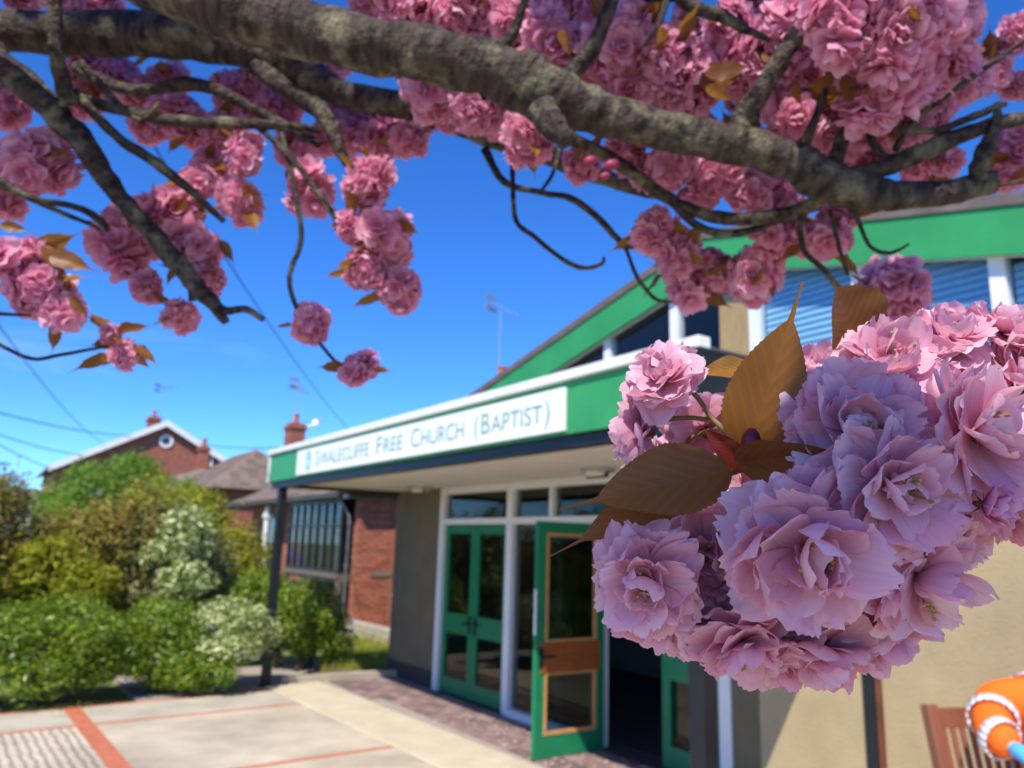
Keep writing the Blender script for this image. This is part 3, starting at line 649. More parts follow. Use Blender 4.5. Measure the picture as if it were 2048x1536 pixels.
wire('level wires between the gabled house and the tall chimney', [(395,886,41),(585,893,30.5)], 0.02)

# ================================================================== shrubs
def foliage_mesh(name, lobes, n, size, m, seed, up=0.3, shell=0.55, aspect=0.55):
    r = np.random.default_rng(seed); V = []; tot = sum(l[3]*l[4]*l[5] for l in lobes)**1.0
    Vs, Fs = [], []
    cnt_ = 0
    sub = []
    for (cx, cy, cz, rx, ry, rz) in lobes:
        ns = 30
        for j in range(ns):
            dd = r.normal(size=3); dd /= np.linalg.norm(dd)
            if dd[2] < -0.6: dd[2] *= -1
            q_ = 0.62 + 0.22*r.random(); sr = 0.28 + 0.18*r.random()
            sub.append((cx+dd[0]*rx*q_, cy+dd[1]*ry*q_, cz+dd[2]*rz*q_, rx*sr, ry*sr, rz*sr))
        sub.append((cx, cy, cz, rx*0.86, ry*0.86, rz*0.86))
    wsum = sum((l[3]*l[4]*l[5])**0.67 for l in sub)
    for (cx, cy, cz, rx, ry, rz) in sub:
        k = max(20, int(n*(rx*ry*rz)**0.67/wsum))
        d = r.normal(size=(k,3)); d /= np.linalg.norm(d,axis=1)[:,None]
        rad = (shell + (1-shell)*r.random(k)**0.6)*(1+0.14*r.normal(size=k))
        P = d*rad[:,None]*np.array([rx,ry,rz]) + np.array([cx,cy,cz])
        keep = P[:,2] > 0.03; P = P[keep]; d = d[keep]; k = len(P)
        nrm = d + r.normal(size=(k,3))*0.7 + np.array([0,0,up]); nrm /= np.linalg.norm(nrm,axis=1)[:,None]
        t = r.normal(size=(k,3)); t -= (t*nrm).sum(1)[:,None]*nrm; t /= np.linalg.norm(t,axis=1)[:,None]
        b = np.cross(nrm,t); sz = size*(0.6+0.8*r.random(k))[:,None]
        q = np.stack([P-t*sz, P+b*sz*aspect*0.5+nrm*sz*0.12, P+t*sz, P-b*sz*aspect*0.5+nrm*sz*0.12],axis=1).reshape(-1,3)
        Vs.append(q); Fs.append(np.arange(k*4).reshape(k,4)+cnt_); cnt_ += k*4
    V = np.concatenate(Vs); F = np.concatenate(Fs)
    me = bpy.data.meshes.new(name); me.vertices.add(len(V)); me.vertices.foreach_set('co', V.ravel())
    me.loops.add(F.size); me.loops.foreach_set('vertex_index', F.ravel().astype(np.int32)); me.polygons.add(len(F))
    me.polygons.foreach_set('loop_start', np.arange(0,F.size,4,dtype=np.int32)); me.polygons.foreach_set('loop_total', np.full(len(F),4,dtype=np.int32))
    me.update(calc_edges=True); me.validate(); me.materials.append(m); return me
M_stem = mat('shrub_stem', (0.10, 0.07, 0.045), 0.9, 0.2)
def shrub(name, label, cat, base, lobes, n, size, m, seed, group=None, up=0.3, shell=0.55):
    n = int(n*1.9)
    e = empty(name, base); tag(e, label, cat, group)
    f = link('foliage', foliage_mesh('foliage', lobes, n, size, m, seed, up, shell), e)
    st_ = MB(); r = random.Random(seed)
    for (cx,cy,cz,rx,ry,rz) in lobes:
        for i in range(3):
            a = Vector((cx*0.4+r.uniform(-.12,.12), cy*0.4+r.uniform(-.12,.12), -0.03)); b = Vector((cx+r.uniform(-.3,.3)*rx, cy+r.uniform(-.3,.3)*ry, cz+rz*0.4)); st_.cyl(a, b, 0.03, 0.012, 6)
    st_.build('stem', M_stem, e); return e
G1, G2, G3 = (0.085,0.165,0.006), (0.18,0.275,0.011), (0.32,0.40,0.036)
L_hedge = leafy('hedge_leaf', [(0,G1),(0.6,G2),(1,G3)], 0.3, rough=0.4, spec=0.5)
L_var = leafy('variegated_leaf', [(0,(0.12,0.22,0.02)),(0.4,(0.20,0.30,0.03)),(0.5,(0.55,0.60,0.22)),(1,(0.72,0.74,0.42))], 0.25, rough=0.4, spec=0.5)
L_vary = leafy('half_variegated_leaf', [(0,(0.06,0.10,0.02)),(0.6,(0.12,0.17,0.03)),(0.75,(0.30,0.30,0.08)),(1,(0.42,0.42,0.2))], 0.25, rough=0.4, spec=0.5)
L_yel = leafy('yellow_green_leaf', [(0,(0.18,0.23,0.012)),(0.5,(0.34,0.36,0.02)),(1,(0.48,0.45,0.05))], 0.35, rough=0.45)
L_brown = leafy('bronze_leaf', [(0,(0.18,0.16,0.03)),(0.4,(0.33,0.20,0.05)),(0.7,(0.38,0.32,0.04)),(1,(0.26,0.33,0.05))], 0.3, rough=0.5)
L_grey = leafy('grey_green_leaf', [(0,(0.11,0.13,0.045)),(0.5,(0.20,0.21,0.07)),(0.85,(0.28,0.26,0.10)),(1,(0.36,0.29,0.12))], 0.25, rough=0.45, spec=0.5)
L_tree = leafy('pale_tree_leaf', [(0,(0.12,0.24,0.02)),(1,(0.26,0.42,0.06))], 0.35)
def gb(px, py): return ground(px, py)
b1 = gb(60,1418)
shrub('clipped_hedge','rounded glossy dark green hedge shrub at the edge of the forecourt, bare of pale leaves','hedge', b1+Vector((-0.12,0.30,0)), [(0,0,0.52,0.85,0.62,0.55),(-0.9,-0.6,0.5,0.7,0.6,0.5),(0.45,0.45,0.45,0.5,0.5,0.42)], 15000, 0.032, L_hedge, 11, up=0.9)
shrub('clipped_hedge','dark green hedge shrub beyond the forecourt beside the rounded glossy one','hedge', b1+Vector((-2.0,-0.9,0)), [(0,0,0.5,0.85,0.7,0.52),(-1.1,-0.9,0.5,0.8,0.7,0.52),(-2.2,-1.8,0.5,0.9,0.7,0.55)], 9000, 0.045, L_hedge, 12, up=0.9)
b2 = gb(345,1398)
shrub('variegated_shrub','low spreading shrub with cream and green variegated leaves in front of the tall shrubs','shrub', b2+Vector((-0.05,0.5,0)), [(0.38,0.1,0.62,0.52,0.5,0.40),(-0.15,0.05,0.40,0.5,0.45,0.42)], 7500, 0.036, L_var, 13, up=0.8)
shrub('green_shrub','small plain green shrub tucked under the variegated one','shrub', b2+Vector((-0.42,0.42,0)), [(0,0,0.52,0.55,0.5,0.48),(0.45,-0.1,0.25,0.6,0.35,0.3)], 7500, 0.034, L_hedge, 14, up=0.8)
b3 = gb(560,1352)
shrub('rounded_shrub','bright green rounded shrub just behind the dark canopy post','shrub', b3+Vector((-0.05,0.55,0)), [(0.05,0.1,0.62,0.62,0.6,0.55),(-0.55,0.3,0.75,0.5,0.5,0.55),(0.4,0.15,0.4,0.45,0.4,0.4)], 11000, 0.035, L_hedge, 15, up=0.8)
def dpt(px, py, Y): return ray_at_y(px, py, Y)
q = dpt(330,1100,11.4); shrub('tall_variegated_shrub','tall shrub with grey green foliage and creamy variegated sprays','shrub',(q.x,q.y,-0.03),[(0,0,1.25,0.95,0.8,0.95),(-0.75,0.1,1.1,0.85,0.8,0.95)], 10000, 0.05, L_grey, 16)
sv = shrub('variegated_spray','creamy variegated sprays growing through the tall grey green shrub','shrub',(q.x+0.28,q.y-0.5,-0.03),[(0.25,-0.15,1.75,0.42,0.35,0.40),(0.35,-0.25,1.2,0.40,0.3,0.28),(-0.1,-0.2,1.5,0.2,0.2,0.2),(0.15,-0.2,0.75,0.3,0.25,0.2)], 2600, 0.05, L_var, 17, up=0.6)
q = dpt(400,1080,12.6); shrub('golden_shrub','tall golden green shrub in front of the brick bungalow porch','shrub',(q.x,q.y,-0.03),[(0,0,1.3,1.05,0.9,1.15),(-0.75,0.25,1.5,0.9,0.9,1.15),(0.35,0,0.7,0.8,0.7,0.7),(0.62,-0.1,1.1,0.62,0.6,0.85)], 15000, 0.045, L_yel, 18, up=0.5)
q = dpt(120,1120,10.6); shrub('bronze_shrub','tall shrub with mixed bronze and yellow green leaves behind the dark hedge','shrub',(q.x,q.y,-0.03),[(0,0,1.15,0.95,0.8,1.0),(0.65,0.4,1.5,0.7,0.7,0.9),(-0.8,-0.3,0.95,0.7,0.7,0.9)], 12000, 0.05, L_brown, 19)
q = dpt(100,1120,9.8); shrub('yellow_leaf_shrub','small yellow leaved shrub among the bronze foliage','shrub',(q.x,q.y,-0.03),[(0,0,1.25,0.5,0.4,0.45),(0.4,0.1,1.1,0.4,0.35,0.35)], 2600, 0.045, L_yel, 20, up=0.5)
q = dpt(-10,1060,9.6); shrub('reddish_shrub','tall reddish brown shrub overhanging the hedge end','shrub',(q.x,q.y,-0.03),[(0,0,1.5,0.42,0.5,1.05),(-0.7,-0.3,1.4,0.7,0.7,1.2)], 6000, 0.045, L_brown, 21)
shrub('tall_green_shrub','tall green garden shrub left of the forecourt','shrub',(-7.6,6.4,-0.03),[(0,0,1.4,1.1,1.1,1.5),(-0.9,-1.1,1.2,1.0,1.0,1.3)], 7000, 0.06, L_yel, 22)
q = dpt(190,1000,19); tr_ = empty('garden_tree',(q.x,q.y,-0.03)); tag(tr_,'pale green leafy tree rising in front of the gabled house','tree')
lob = [(0,0,2.6,1.1,1.0,0.8),(-0.9,0.2,2.2,0.8,0.8,0.8),(0.8,0,3.0,0.85,0.8,0.7),(1.5,0.2,2.7,0.6,0.6,0.6),(-0.2,0.1,3.1,0.6,0.6,0.5),(2.2,0.3,2.6,0.5,0.5,0.6)]
link('crown', foliage_mesh('crown', lob, 9000, 0.065, L_tree, 23), tr_)
tk = MB(); tk.cyl((0.2,0,-0.05),(0.1,0,1.6),0.12,0.08,10)
for l_ in lob: tk.cyl((0.1,0,1.5),(l_[0]*0.9,l_[1],l_[2]),0.05,0.015,6)
tk.build('trunk', M_stem, tr_)
def leafy_plant(label, px, py, Y, h, n, seed, m=L_hedge):
    q = ground(px, py); e = empty('leafy_plant', (q.x, q.y, -0.03)); tag(e, label, 'plant'); r = random.Random(seed)
    st_ = MB(); lf = MB()
    for i in range(n):
        a = r.uniform(0, 6.28); b = Vector((math.cos(a)*h*0.35*r.random(), math.sin(a)*h*0.35*r.random(), h*r.uniform(0.6,1)))
        st_.cyl((0,0,0), b, 0.008, 0.004, 5)
        for k in range(7):
            p = b*(0.45+0.1*k*0.8); dd = Vector((r.uniform(-1,1), r.uniform(-1,1), r.uniform(0,0.7))).normalized(); sd = dd.cross(Vector((0,0,1))).normalized(); L_ = 0.09*r.uniform(0.7,1.2)
            lf.quad(p, p+dd*L_*0.5+sd*L_*0.3, p+dd*L_, p+dd*L_*0.5-sd*L_*0.3)
    st_.build('stem', M_stem, e); lf.build('foliage', m, e)
leafy_plant('bright leafy plant standing against the bungalow brickwork under the bay window', 610, 1300, 13, 1.25, 16, 5, L_tree)
leafy_plant('small weed growing by the bungalow downpipe', 668, 1288, 14, 0.7, 8, 6, L_tree)
# grass
gr_n = 9000; a_, b_ = ground(600, 1352), ground(800, 1275)
r = np.random.default_rng(3); u_ = r.random(gr_n); v_ = r.random(gr_n)
ca, cb, cc = ground(640,1345), ground(785,1340), ground(660,1282); cdv = ground(790,1280)
P = np.array([(1-uu)*(1-vv)*np.array(ca)+uu*(1-vv)*np.array(cb)+(1-uu)*vv*np.array(cc)+uu*vv*np.array(cdv) for uu, vv in zip(u_, v_)]); P[:,2] = -0.03
hgt = 0.06+0.16*r.random(gr_n); ang = r.random(gr_n)*6.283; wd = 0.006
d1 = np.stack([np.cos(ang)*wd, np.sin(ang)*wd, 0*ang],1); lean = r.normal(size=(gr_n,3))*0.05; lean[:,2] = hgt
V = np.stack([P-d1, P+d1, P+lean],1).reshape(-1,3)
me = bpy.data.meshes.new('grass'); me.from_pydata(V.tolist(), [], np.arange(gr_n*3).reshape(-1,3).tolist()); me.materials.append(leafy('grass_blade',[(0,(0.20,0.28,0.02)),(0.7,(0.38,0.42,0.06)),(1,(0.52,0.48,0.16))],0.35))
go = link('grass', me); tag(go, 'unmown sunlit grass between the kerb and the bungalow', 'grass', kind='stuff')
dn = MB()
for i in range(9):
    p = P[i*37]; p = Vector((p[0],p[1],0.17)); dn.cyl(p, p+Vector((0,0,0.012)), 0.028, 0.022, 8); dn.cyl(p-Vector((0,0,0.2)), p, 0.003, 0.003, 4)
dn.build('dandelions', mat('dandelion', (0.75,0.55,0.02), 0.7), go)

# ================================================================== garden seat and seated person
M_seat = mat('seat_timber', (0.20, 0.072, 0.04), 0.5, 0.25, 9.0, bump=0.15, stretch=(1, 1, 0.2), c2=(0.29, 0.12, 0.07))
sp0 = ray_at_y(1895, 1400, 3.85)
FACE = Vector((0.2, -0.98, 0)).normalized()                     # the way the seat faces
srz = math.atan2(FACE.x, -FACE.y)
st_o = empty('garden_bench', (sp0.x, sp0.y, 0), srz)               # local -y = front, local x = along the back
tag(st_o, 'short brown slatted wooden garden bench in front of the cream wall', 'bench')
SWD = 1.0; HB = 1.05; RAKE = 0.12
def raked(z): return (z-0.42)*RAKE/0.58 if z > 0.42 else 0.0
for x_ in (0.0, SWD):
    m = MB(); m.beam((x_,0.0,-0.02),(x_,0.0,0.42),0.055,0.055,(0,1,0)); m.beam((x_,0.0,0.415),(x_,raked(HB),HB),0.055,0.055,(0,1,0)); m.build('rear_leg', M_seat, st_o, 0.004)
    MB().box(x_-0.0275,x_+0.0275,-0.55,-0.495,-0.02,0.63).build('front_leg', M_seat, st_o, 0.004)
    MB().box(x_-0.035,x_+0.035,-0.60,0.03,0.632,0.668).build('armrest', M_seat, st_o, 0.006)
    MB().box(x_-0.02,x_+0.02,-0.495,-0.0275,0.37,0.44).build('side_rail', M_seat, st_o)
for z_, h_ in ((HB-0.06, 0.09), (0.52, 0.06)):
    MB().box(0.028,SWD-0.028,raked(z_)-0.015,raked(z_)+0.015,z_-h_/2,z_+h_/2).build('back_rail', M_seat, st_o, 0.003)
nsl = 18
for i in range(nsl):
    x_ = 0.028+(SWD-0.056)*(i+0.5)/nsl; m = MB(); m.beam((x_,raked(0.55),0.55),(x_,raked(HB-0.105),HB-0.105),0.026,0.012,(0,1,0)); m.build('back_slat', M_seat, st_o)
for i in range(6): MB().box(0.03,SWD-0.03,-0.53+i*0.088,-0.53+i*0.088+0.07,0.442,0.462).build('seat_slat', M_seat, st_o, 0.003)
MB().box(0.0275,SWD-0.0275,-0.54,-0.51,0.37,0.44).build('front_rail', M_seat, st_o)

M_hivis = mat('hi_vis_orange', (1.0, 0.16, 0.008), 0.75, 0.05, 6.0, bump=0.25, bscale=30)
M_refl = mat('reflective_tape', (0.74, 0.70, 0.72), 0.4, 0.05)
M_blue = mat('blue_glove', (0.10, 0.42, 0.80), 0.5, 0.06)
M_skin = mat('skin', (0.55, 0.32, 0.23), 0.5, 0.06)
M_trous = mat('orange_trousers', (0.85, 0.10, 0.012), 0.8, 0.08)
M_boot = mat('boot', (0.02, 0.018, 0.016), 0.5)
M_hair = mat('hair', (0.04, 0.03, 0.022), 0.7)
PK = 1.1; Z0 = 0.445
_nk = ray_at_y(2100, 1338, 3.86)
pe = empty('person', (_nk.x - (-FACE.x)*0.045*PK, _nk.y - (-FACE.y)*0.045*PK, 0), srz); pe.scale = (PK,)*3
def ploc(px, py, Y):                                               # photo point at a given distance -> person-local joint
    d_ = ray_at_y(px, py, Y) - pe.location; ex = Vector((math.cos(srz), math.sin(srz), 0)); ey = Vector((-math.sin(srz), math.cos(srz), 0)); return (d_.dot(ex)/PK, d_.dot(ey)/PK, d_.z/PK)
A_SH, A_EL, A_WR = ploc(1988,1402,3.84), ploc(1984,1466,3.60), ploc(2036,1502,3.46)
tag(pe, 'seated person in orange hi-vis jacket with pale reflective bands and blue gloves', 'person')
def skin(name, verts, edges, radii, m, parent, sub=2, root=0, flat=None):
    me = bpy.data.meshes.new(name); me.from_pydata(verts, edges, []); o = link(name, me, parent)
    md = o.modifiers.new('skin', 'SKIN'); md.use_smooth_shade = True; md.branch_smoothing = 0.4
    for i, r_ in enumerate(radii):
        sv_ = me.skin_vertices[0].data[i]; sv_.radius = (r_, r_) if not isinstance(r_, tuple) else r_
        sv_.use_root = (i == root)
    ss = o.modifiers.new('sub', 'SUBSURF'); ss.levels = sub; ss.render_levels = sub
    me.materials.append(m); return o
bz = lambda z: Z0+z
# body (continuous figure): hips, spine, head, arms, legs
jv = [(0,0.02,bz(0.10)),(0,0.05,bz(0.26)),(0,0.07,bz(0.42)),(0,0.06,bz(0.56)),(0,0.045,bz(0.66)),(0,0.03,bz(0.72)),
      A_SH,A_EL,A_WR,
      (0.17,0.055,bz(0.585)),(0.29,0.0,bz(0.35)),(0.16,-0.20,bz(0.26)),
      (-0.10,-0.02,bz(0.09)),(-0.15,-0.44,bz(0.11)),(-0.15,-0.42,0.10),(0.10,-0.02,bz(0.09)),(0.15,-0.44,bz(0.11)),(0.15,-0.42,0.10)]
je = [(0,1),(1,2),(2,3),(3,4),(4,5),(3,6),(6,7),(7,8),(3,9),(9,10),(10,11),(0,12),(12,13),(13,14),(0,15),(15,16),(16,17)]
skin('body', jv, je, [0.12,0.105,0.115,0.09,0.05,0.05,0.055,0.04,0.03,0.055,0.04,0.03,0.08,0.055,0.04,0.08,0.055,0.04], M_skin, pe)
# head with face
hd = bmesh.new(); bmesh.ops.create_uvsphere(hd, u_segments=24, v_segments=18, radius=1.0)
for v in hd.verts:
    x_, y_, z_ = v.co; 
    k_ = 1.0 - 0.18*max(0, -z_)**1.5
    v.co = Vector((x_*0.076*k_, y_*0.096*(0.92 if z_ < 0 else 1.0), z_*0.118))
    if y_ < -0.6 and abs(x_) < 0.22 and -0.35 < z_ < 0.12: v.co.y -= 0.022*(1-abs(x_)/0.22)*(0.5+(0.12-z_))
    if y_ < -0.5 and -0.05 < z_ < 0.22 and 0.2 < abs(x_) < 0.6: v.co.y += 0.008
me = bpy.data.meshes.new('head'); hd.to_mesh(me); hd.free(); me.materials.append(M_skin)
for p in me.polygons: p.use_smooth = True
ho = link('head', me, pe); ho.location = (0,0.015,bz(0.83)); ho.rotation_euler = (R(8),0,0)
hr = bmesh.new(); bmesh.ops.create_uvsphere(hr, u_segments=24, v_segments=16, radius=1.0)
bmesh.ops.delete(hr, geom=[v for v in hr.verts if (v.co.y < -0.35 and v.co.z < 0.45) or v.co.z < -0.5], context='VERTS')
for v in hr.verts: v.co = Vector((v.co.x*0.083, v.co.y*0.103, v.co.z*0.126))
me = bpy.data.meshes.new('hair'); hr.to_mesh(me); hr.free(); me.materials.append(M_hair); hh = link('hair', me, ho)
for sx in (-1, 1):
    MB().cyl((sx*0.030,-0.083,0.012),(sx*0.030,-0.090,0.012),0.011,0.008,10).build('eye', M_roomdark, ho)
    MB().cyl((sx*0.072,0.005,-0.002),(sx*0.086,0.012,0.004),0.026,0.022,10).build('ear', M_skin, ho)
MB().box(-0.022,0.022,-0.092,-0.080,-0.058,-0.050).build('mouth', mat('lips',(0.38,0.14,0.11),0.5), ho)
# jacket
jk = jv[0:4] + [(0,0.045,bz(0.655))] + [jv[6],tuple(Vector(A_SH).lerp(Vector(A_EL),0.55)),jv[7],tuple(Vector(A_EL).lerp(Vector(A_WR),0.5)),tuple(Vector(A_EL).lerp(Vector(A_WR),0.85)),jv[9],(0.25,0.03,bz(0.45)),jv[10],(0.22,-0.11,bz(0.30)),(0.175,-0.185,bz(0.265))]
jke = [(0,1),(1,2),(2,3),(3,4),(3,5),(5,6),(6,7),(7,8),(8,9),(3,10),(10,11),(11,12),(12,13),(13,14)]
skin('jacket', jk, jke, [(0.165,0.14),(0.155,0.135),(0.165,0.14),(0.13,0.115),0.075,0.10,0.082,0.078,0.066,0.058,0.10,0.082,0.078,0.066,0.058], M_hivis, pe)
skin('trousers', [jv[0],jv[12],(-0.13,-0.24,bz(0.105)),jv[13],(-0.152,-0.44,0.28),(-0.15,-0.42,0.08),jv[15],(0.13,-0.24,bz(0.105)),jv[16],(0.152,-0.44,0.28),(0.15,-0.42,0.08)],
     [(0,1),(1,2),(2,3),(3,4),(4,5),(0,6),(6,7),(7,8),(8,9),(9,10)], [0.13,0.10,0.09,0.078,0.068,0.064,0.10,0.09,0.078,0.068,0.064], M_trous, pe)
for sx in (-1, 1): skin('boot', [(sx*0.15,-0.40,0.05),(sx*0.15,-0.44,0.04),(sx*0.155,-0.56,0.03),(sx*0.15,-0.41,0.13)], [(0,1),(1,2),(0,3)], [0.05,0.045,0.035,0.05], M_boot, pe)
def hand(sx, wrist, d, m):
    """gloved hand: palm and five separate bent fingers resting on the thigh"""
    w_ = Vector(wrist); d = Vector(d).normalized(); sd = d.cross(Vector((0,0,1))).normalized()*sx; dn_ = Vector((0,0,-1))
    V_ = [tuple(w_ - d*0.05), tuple(w_ + d*0.0), tuple(w_+d*0.04), tuple(w_+d*0.075)]; E2_ = [(0,1),(1,2),(2,3)]; Rr = [0.036,0.032,(0.040,0.024),(0.040,0.022)]
    o = skin('glove', V_, E2_, Rr, m, pe, 2)
    for i, (off, L_) in enumerate(((-0.030,0.060),(-0.010,0.072),(0.011,0.068),(0.030,0.054))):
        b0 = w_+d*0.07+sd*off; b1 = b0+d*L_*0.5+dn_*0.006; b2 = b1+d*L_*0.32+dn_*0.016; b3 = b2+d*L_*0.2+dn_*0.016
        skin('finger', [tuple(b0-d*0.02),tuple(b0),tuple(b1),tuple(b2),tuple(b3)], [(0,1),(1,2),(2,3),(3,4)], [0.010,0.0105,0.0098,0.009,0.0075], m, o, 1)
    b0 = w_+d*0.02-sd*0.032; b1 = b0+d*0.03-sd*0.022; b2 = b1+d*0.03+dn_*0.008
    skin('thumb', [tuple(b0),tuple(b1),tuple(b2)], [(0,1),(1,2)], [0.013,0.0115,0.009], m, o, 1)
hand(1, tuple(Vector(A_WR)+(Vector(A_WR)-Vector(A_EL)).normalized()*0.02), tuple(Vector(A_WR)-Vector(A_EL)), M_blue)
hand(-1, (0.15,-0.22,bz(0.25)), (-0.45,-0.85,-0.12), M_blue)
def band(pts, rads, wdt, up_=None, name='reflective_band'):
    """tape laid round the sleeve or over the shoulder: swept strip"""
    m = MB(); P_ = [Vector(p) for p in pts]
    for i in range(len(P_)-1):
        a, b = P_[i], P_[i+1]; up2 = Vector(rads[i]); up3 = Vector(rads[i+1]); m.quad(a-up2*wdt/2, a+up2*wdt/2, b+up3*wdt/2, b-up3*wdt/2)
    o = m.build(name, M_refl, pe, smooth=True); sd_ = o.modifiers.new('thick','SOLIDIFY'); sd_.thickness = 0.008; sd_.offset = 0
    return o
def ring(c, ax, r_, wdt, n=18):
    c = Vector(c); ax = Vector(ax).normalized(); q = ax.orthogonal().normalized(); p = ax.cross(q)
    pts = [c+(q*math.cos(t)+p*math.sin(t))*r_ for t in [2*math.pi*i/n for i in range(n+1)]]
    return band(pts, [ax]*(n+1), wdt)
ax_l = Vector(jk[7])-Vector(jk[5]); ring(Vector(jk[5]).lerp(Vector(jk[7]),0.55), ax_l, 0.092, 0.05)
ax_r = Vector(jk[12])-Vector(jk[10]); ring(Vector(jk[10]).lerp(Vector(jk[12]),0.62), ax_r, 0.088, 0.045)
ring(Vector(jk[7]).lerp(Vector(jk[8]),0.6), Vector(jk[9])-Vector(jk[7]), 0.078, 0.04)
for sx in (-1, 1):
    pts = [(sx*0.115,0.13,bz(0.40)),(sx*0.11,0.15,bz(0.52)),(sx*0.105,0.12,bz(0.645)),(sx*0.10,0.04,bz(0.675)),(sx*0.10,-0.045,bz(0.625)),(sx*0.098,-0.085,bz(0.52)),(sx*0.09,-0.098,bz(0.40)),(sx*0.085,-0.11,bz(0.25))]
    band(pts, [(1,0,0)]*8, 0.045)

# ================================================================== flowering cherry (the camera stands under it)
TRB = Vector((-2.35, 0.55, 0))
tree = empty('cherry_tree', TRB)
tag(tree, 'flowering cherry tree with double pink blossom, bronze leaves and grey bark hanging over the forecourt', 'tree')
def tl(p): return Vector(p) - TRB                                   # world -> tree local (unrotated)
# bark: banded cherry bark with lenticels, lichen patches
def bark_mat():
    m = bpy.data.materials.new('cherry_bark'); m.use_nodes = True; n = m.node_tree.nodes; l = m.node_tree.links; p = n['Principled BSDF']; p.inputs['Roughness'].default_value = 0.75; p.inputs['Specular IOR Level'].default_value = 0.3
    tc = n.new('ShaderNodeTexCoord'); uv = n.new('ShaderNodeUVMap'); mp = n.new('ShaderNodeMapping'); mp.inputs['Scale'].default_value = (3.0, 55.0, 1); l.new(uv.outputs[0], mp.inputs[0])
    nz = n.new('ShaderNodeTexNoise'); nz.inputs['Scale'].default_value = 1.6; nz.inputs['Detail'].default_value = 4; l.new(mp.outputs[0], nz.inputs[0])
    r1 = n.new('ShaderNodeValToRGB'); e = r1.color_ramp.elements; e[0].position = 0.36; e[0].color = (0.014,0.010,0.009,1); e[1].position = 0.66; e[1].color = (0.085,0.062,0.048,1); l.new(nz.outputs[0], r1.inputs[0])
    n2 = n.new('ShaderNodeTexNoise'); n2.inputs['Scale'].default_value = 26; n2.inputs['Detail'].default_value = 6; n2.inputs['Roughness'].default_value = 0.65; l.new(tc.outputs['Object'], n2.inputs[0])
    r2 = n.new('ShaderNodeValToRGB'); r2.color_ramp.elements[0].position = 0.51; r2.color_ramp.elements[1].position = 0.68; l.new(n2.outputs[0], r2.inputs[0])
    mx = n.new('ShaderNodeMixRGB'); mx.inputs[2].default_value = (0.20,0.185,0.115,1); l.new(r2.outputs[0], mx.inputs[0]); l.new(r1.outputs[0], mx.inputs[1])
    l.new(mx.outputs[0], p.inputs['Base Color'])
    n3 = n.new('ShaderNodeTexNoise'); n3.inputs['Scale'].default_value = 120; n3.inputs['Detail'].default_value = 5; l.new(tc.outputs['Object'], n3.inputs[0])
    ad = n.new('ShaderNodeMath'); ad.operation = 'MULTIPLY_ADD'; ad.inputs[1].default_value = 1.6; l.new(nz.outputs[0], ad.inputs[0]); l.new(n3.outputs[0], ad.inputs[2])
    bp = n.new('ShaderNodeBump'); bp.inputs['Strength'].default_value = 0.85; bp.inputs['Distance'].default_value = 0.006; l.new(ad.outputs[0], bp.inputs['Height']); l.new(bp.outputs[0], p.inputs['Normal'])
    return m
M_bark = bark_mat()
M_twig = mat('twig_bark', (0.045, 0.030, 0.024), 0.7, 0.3, 60, bump=0.3, bscale=200, c2=(0.14, 0.10, 0.075))
def crom(P, n):
    out = []
    for i in range(len(P)-1):
        p0 = P[max(i-1,0)]; p1 = P[i]; p2 = P[i+1]; p3 = P[min(i+2,len(P)-1)]
        for k in range(n):
            t = k/n; out.append(0.5*((2*p1)+(p2-p0)*t+(2*p0-5*p1+4*p2-p3)*t*t+(3*p1-p0-3*p2+p3)*t**3))
    out.append(P[-1]); return out
def tube(name, pts, parent, m, seg=12, n=5, wob=0.10, seed=0):
    """pts: list of (world xyz, radius). knobbly tapering limb with uv: u round, v along (metres)"""
    r = random.Random(seed); Q = [np.array([*p, rr]) for p, rr in pts]; C4 = crom(Q, n)
    vs, fs, uvs = [], [], []; prevq = None; dist = 0
    for i, c in enumerate(C4):
        c3 = Vector(c[:3]); rr = max(c[3], 0.0006)
        d = (Vector(C4[min(i+1,len(C4)-1)][:3]) - Vector(C4[max(i-1,0)][:3])).normalized()
        if prevq is None: q = d.orthogonal().normalized()
        else: q = (prevq - d*prevq.dot(d)).normalized()
        prevq = q; p = d.cross(q)
        if i: dist += (c3 - Vector(C4[i-1][:3])).length
        cc = c3 + (q*r.uniform(-1,1)+p*r.uniform(-1,1))*rr*wob
        sc = 1 + r.uniform(-1,1)*wob*0.8
        for k in range(seg):
            t = 2*math.pi*k/seg; vs.append(tuple(tl(cc + (q*math.cos(t)+p*math.sin(t))*rr*sc*(1+0.06*math.sin(3*t+i))))); uvs.append((k/seg, dist))
    N = len(C4)
    for i in range(N-1):
        for k in range(seg): j = (k+1) % seg; fs.append((i*seg+k, i*seg+j, (i+1)*seg+j, (i+1)*seg+k))
    fs.append(tuple(range(seg))[::-1]); fs.append(tuple((N-1)*seg+k for k in range(seg)))
    me = bpy.data.meshes.new(name); me.from_pydata(vs, [], fs); ul = me.uv_layers.new(name='UVMap')
    for lp in me.loops: ul.data[lp.index].uv = uvs[lp.vertex_index]
    for p in me.polygons: p.use_smooth = len(p.vertices) == 4
    me.materials.append(m); return link(name, me, parent)
def limb(name, pp, m=None, seg=12, wob=0.10, parent=None, n=5):
    """pp: (px, py, depth along axis, radius px) or ('w', xyz, radius m)"""
    pts = []
    for q in pp:
        if q[0] == 'w': pts.append((Vector(q[1]), q[2]))
        else: pts.append((at(q[0], q[1], q[2]), q[3]*q[2]/FPX))
    limb.k += 1
    return tube(name, pts, parent or tree, m or M_bark, seg, n, wob, limb.k)
limb.k = 0
top = TRB + Vector((0.15, 0.05, 2.15))
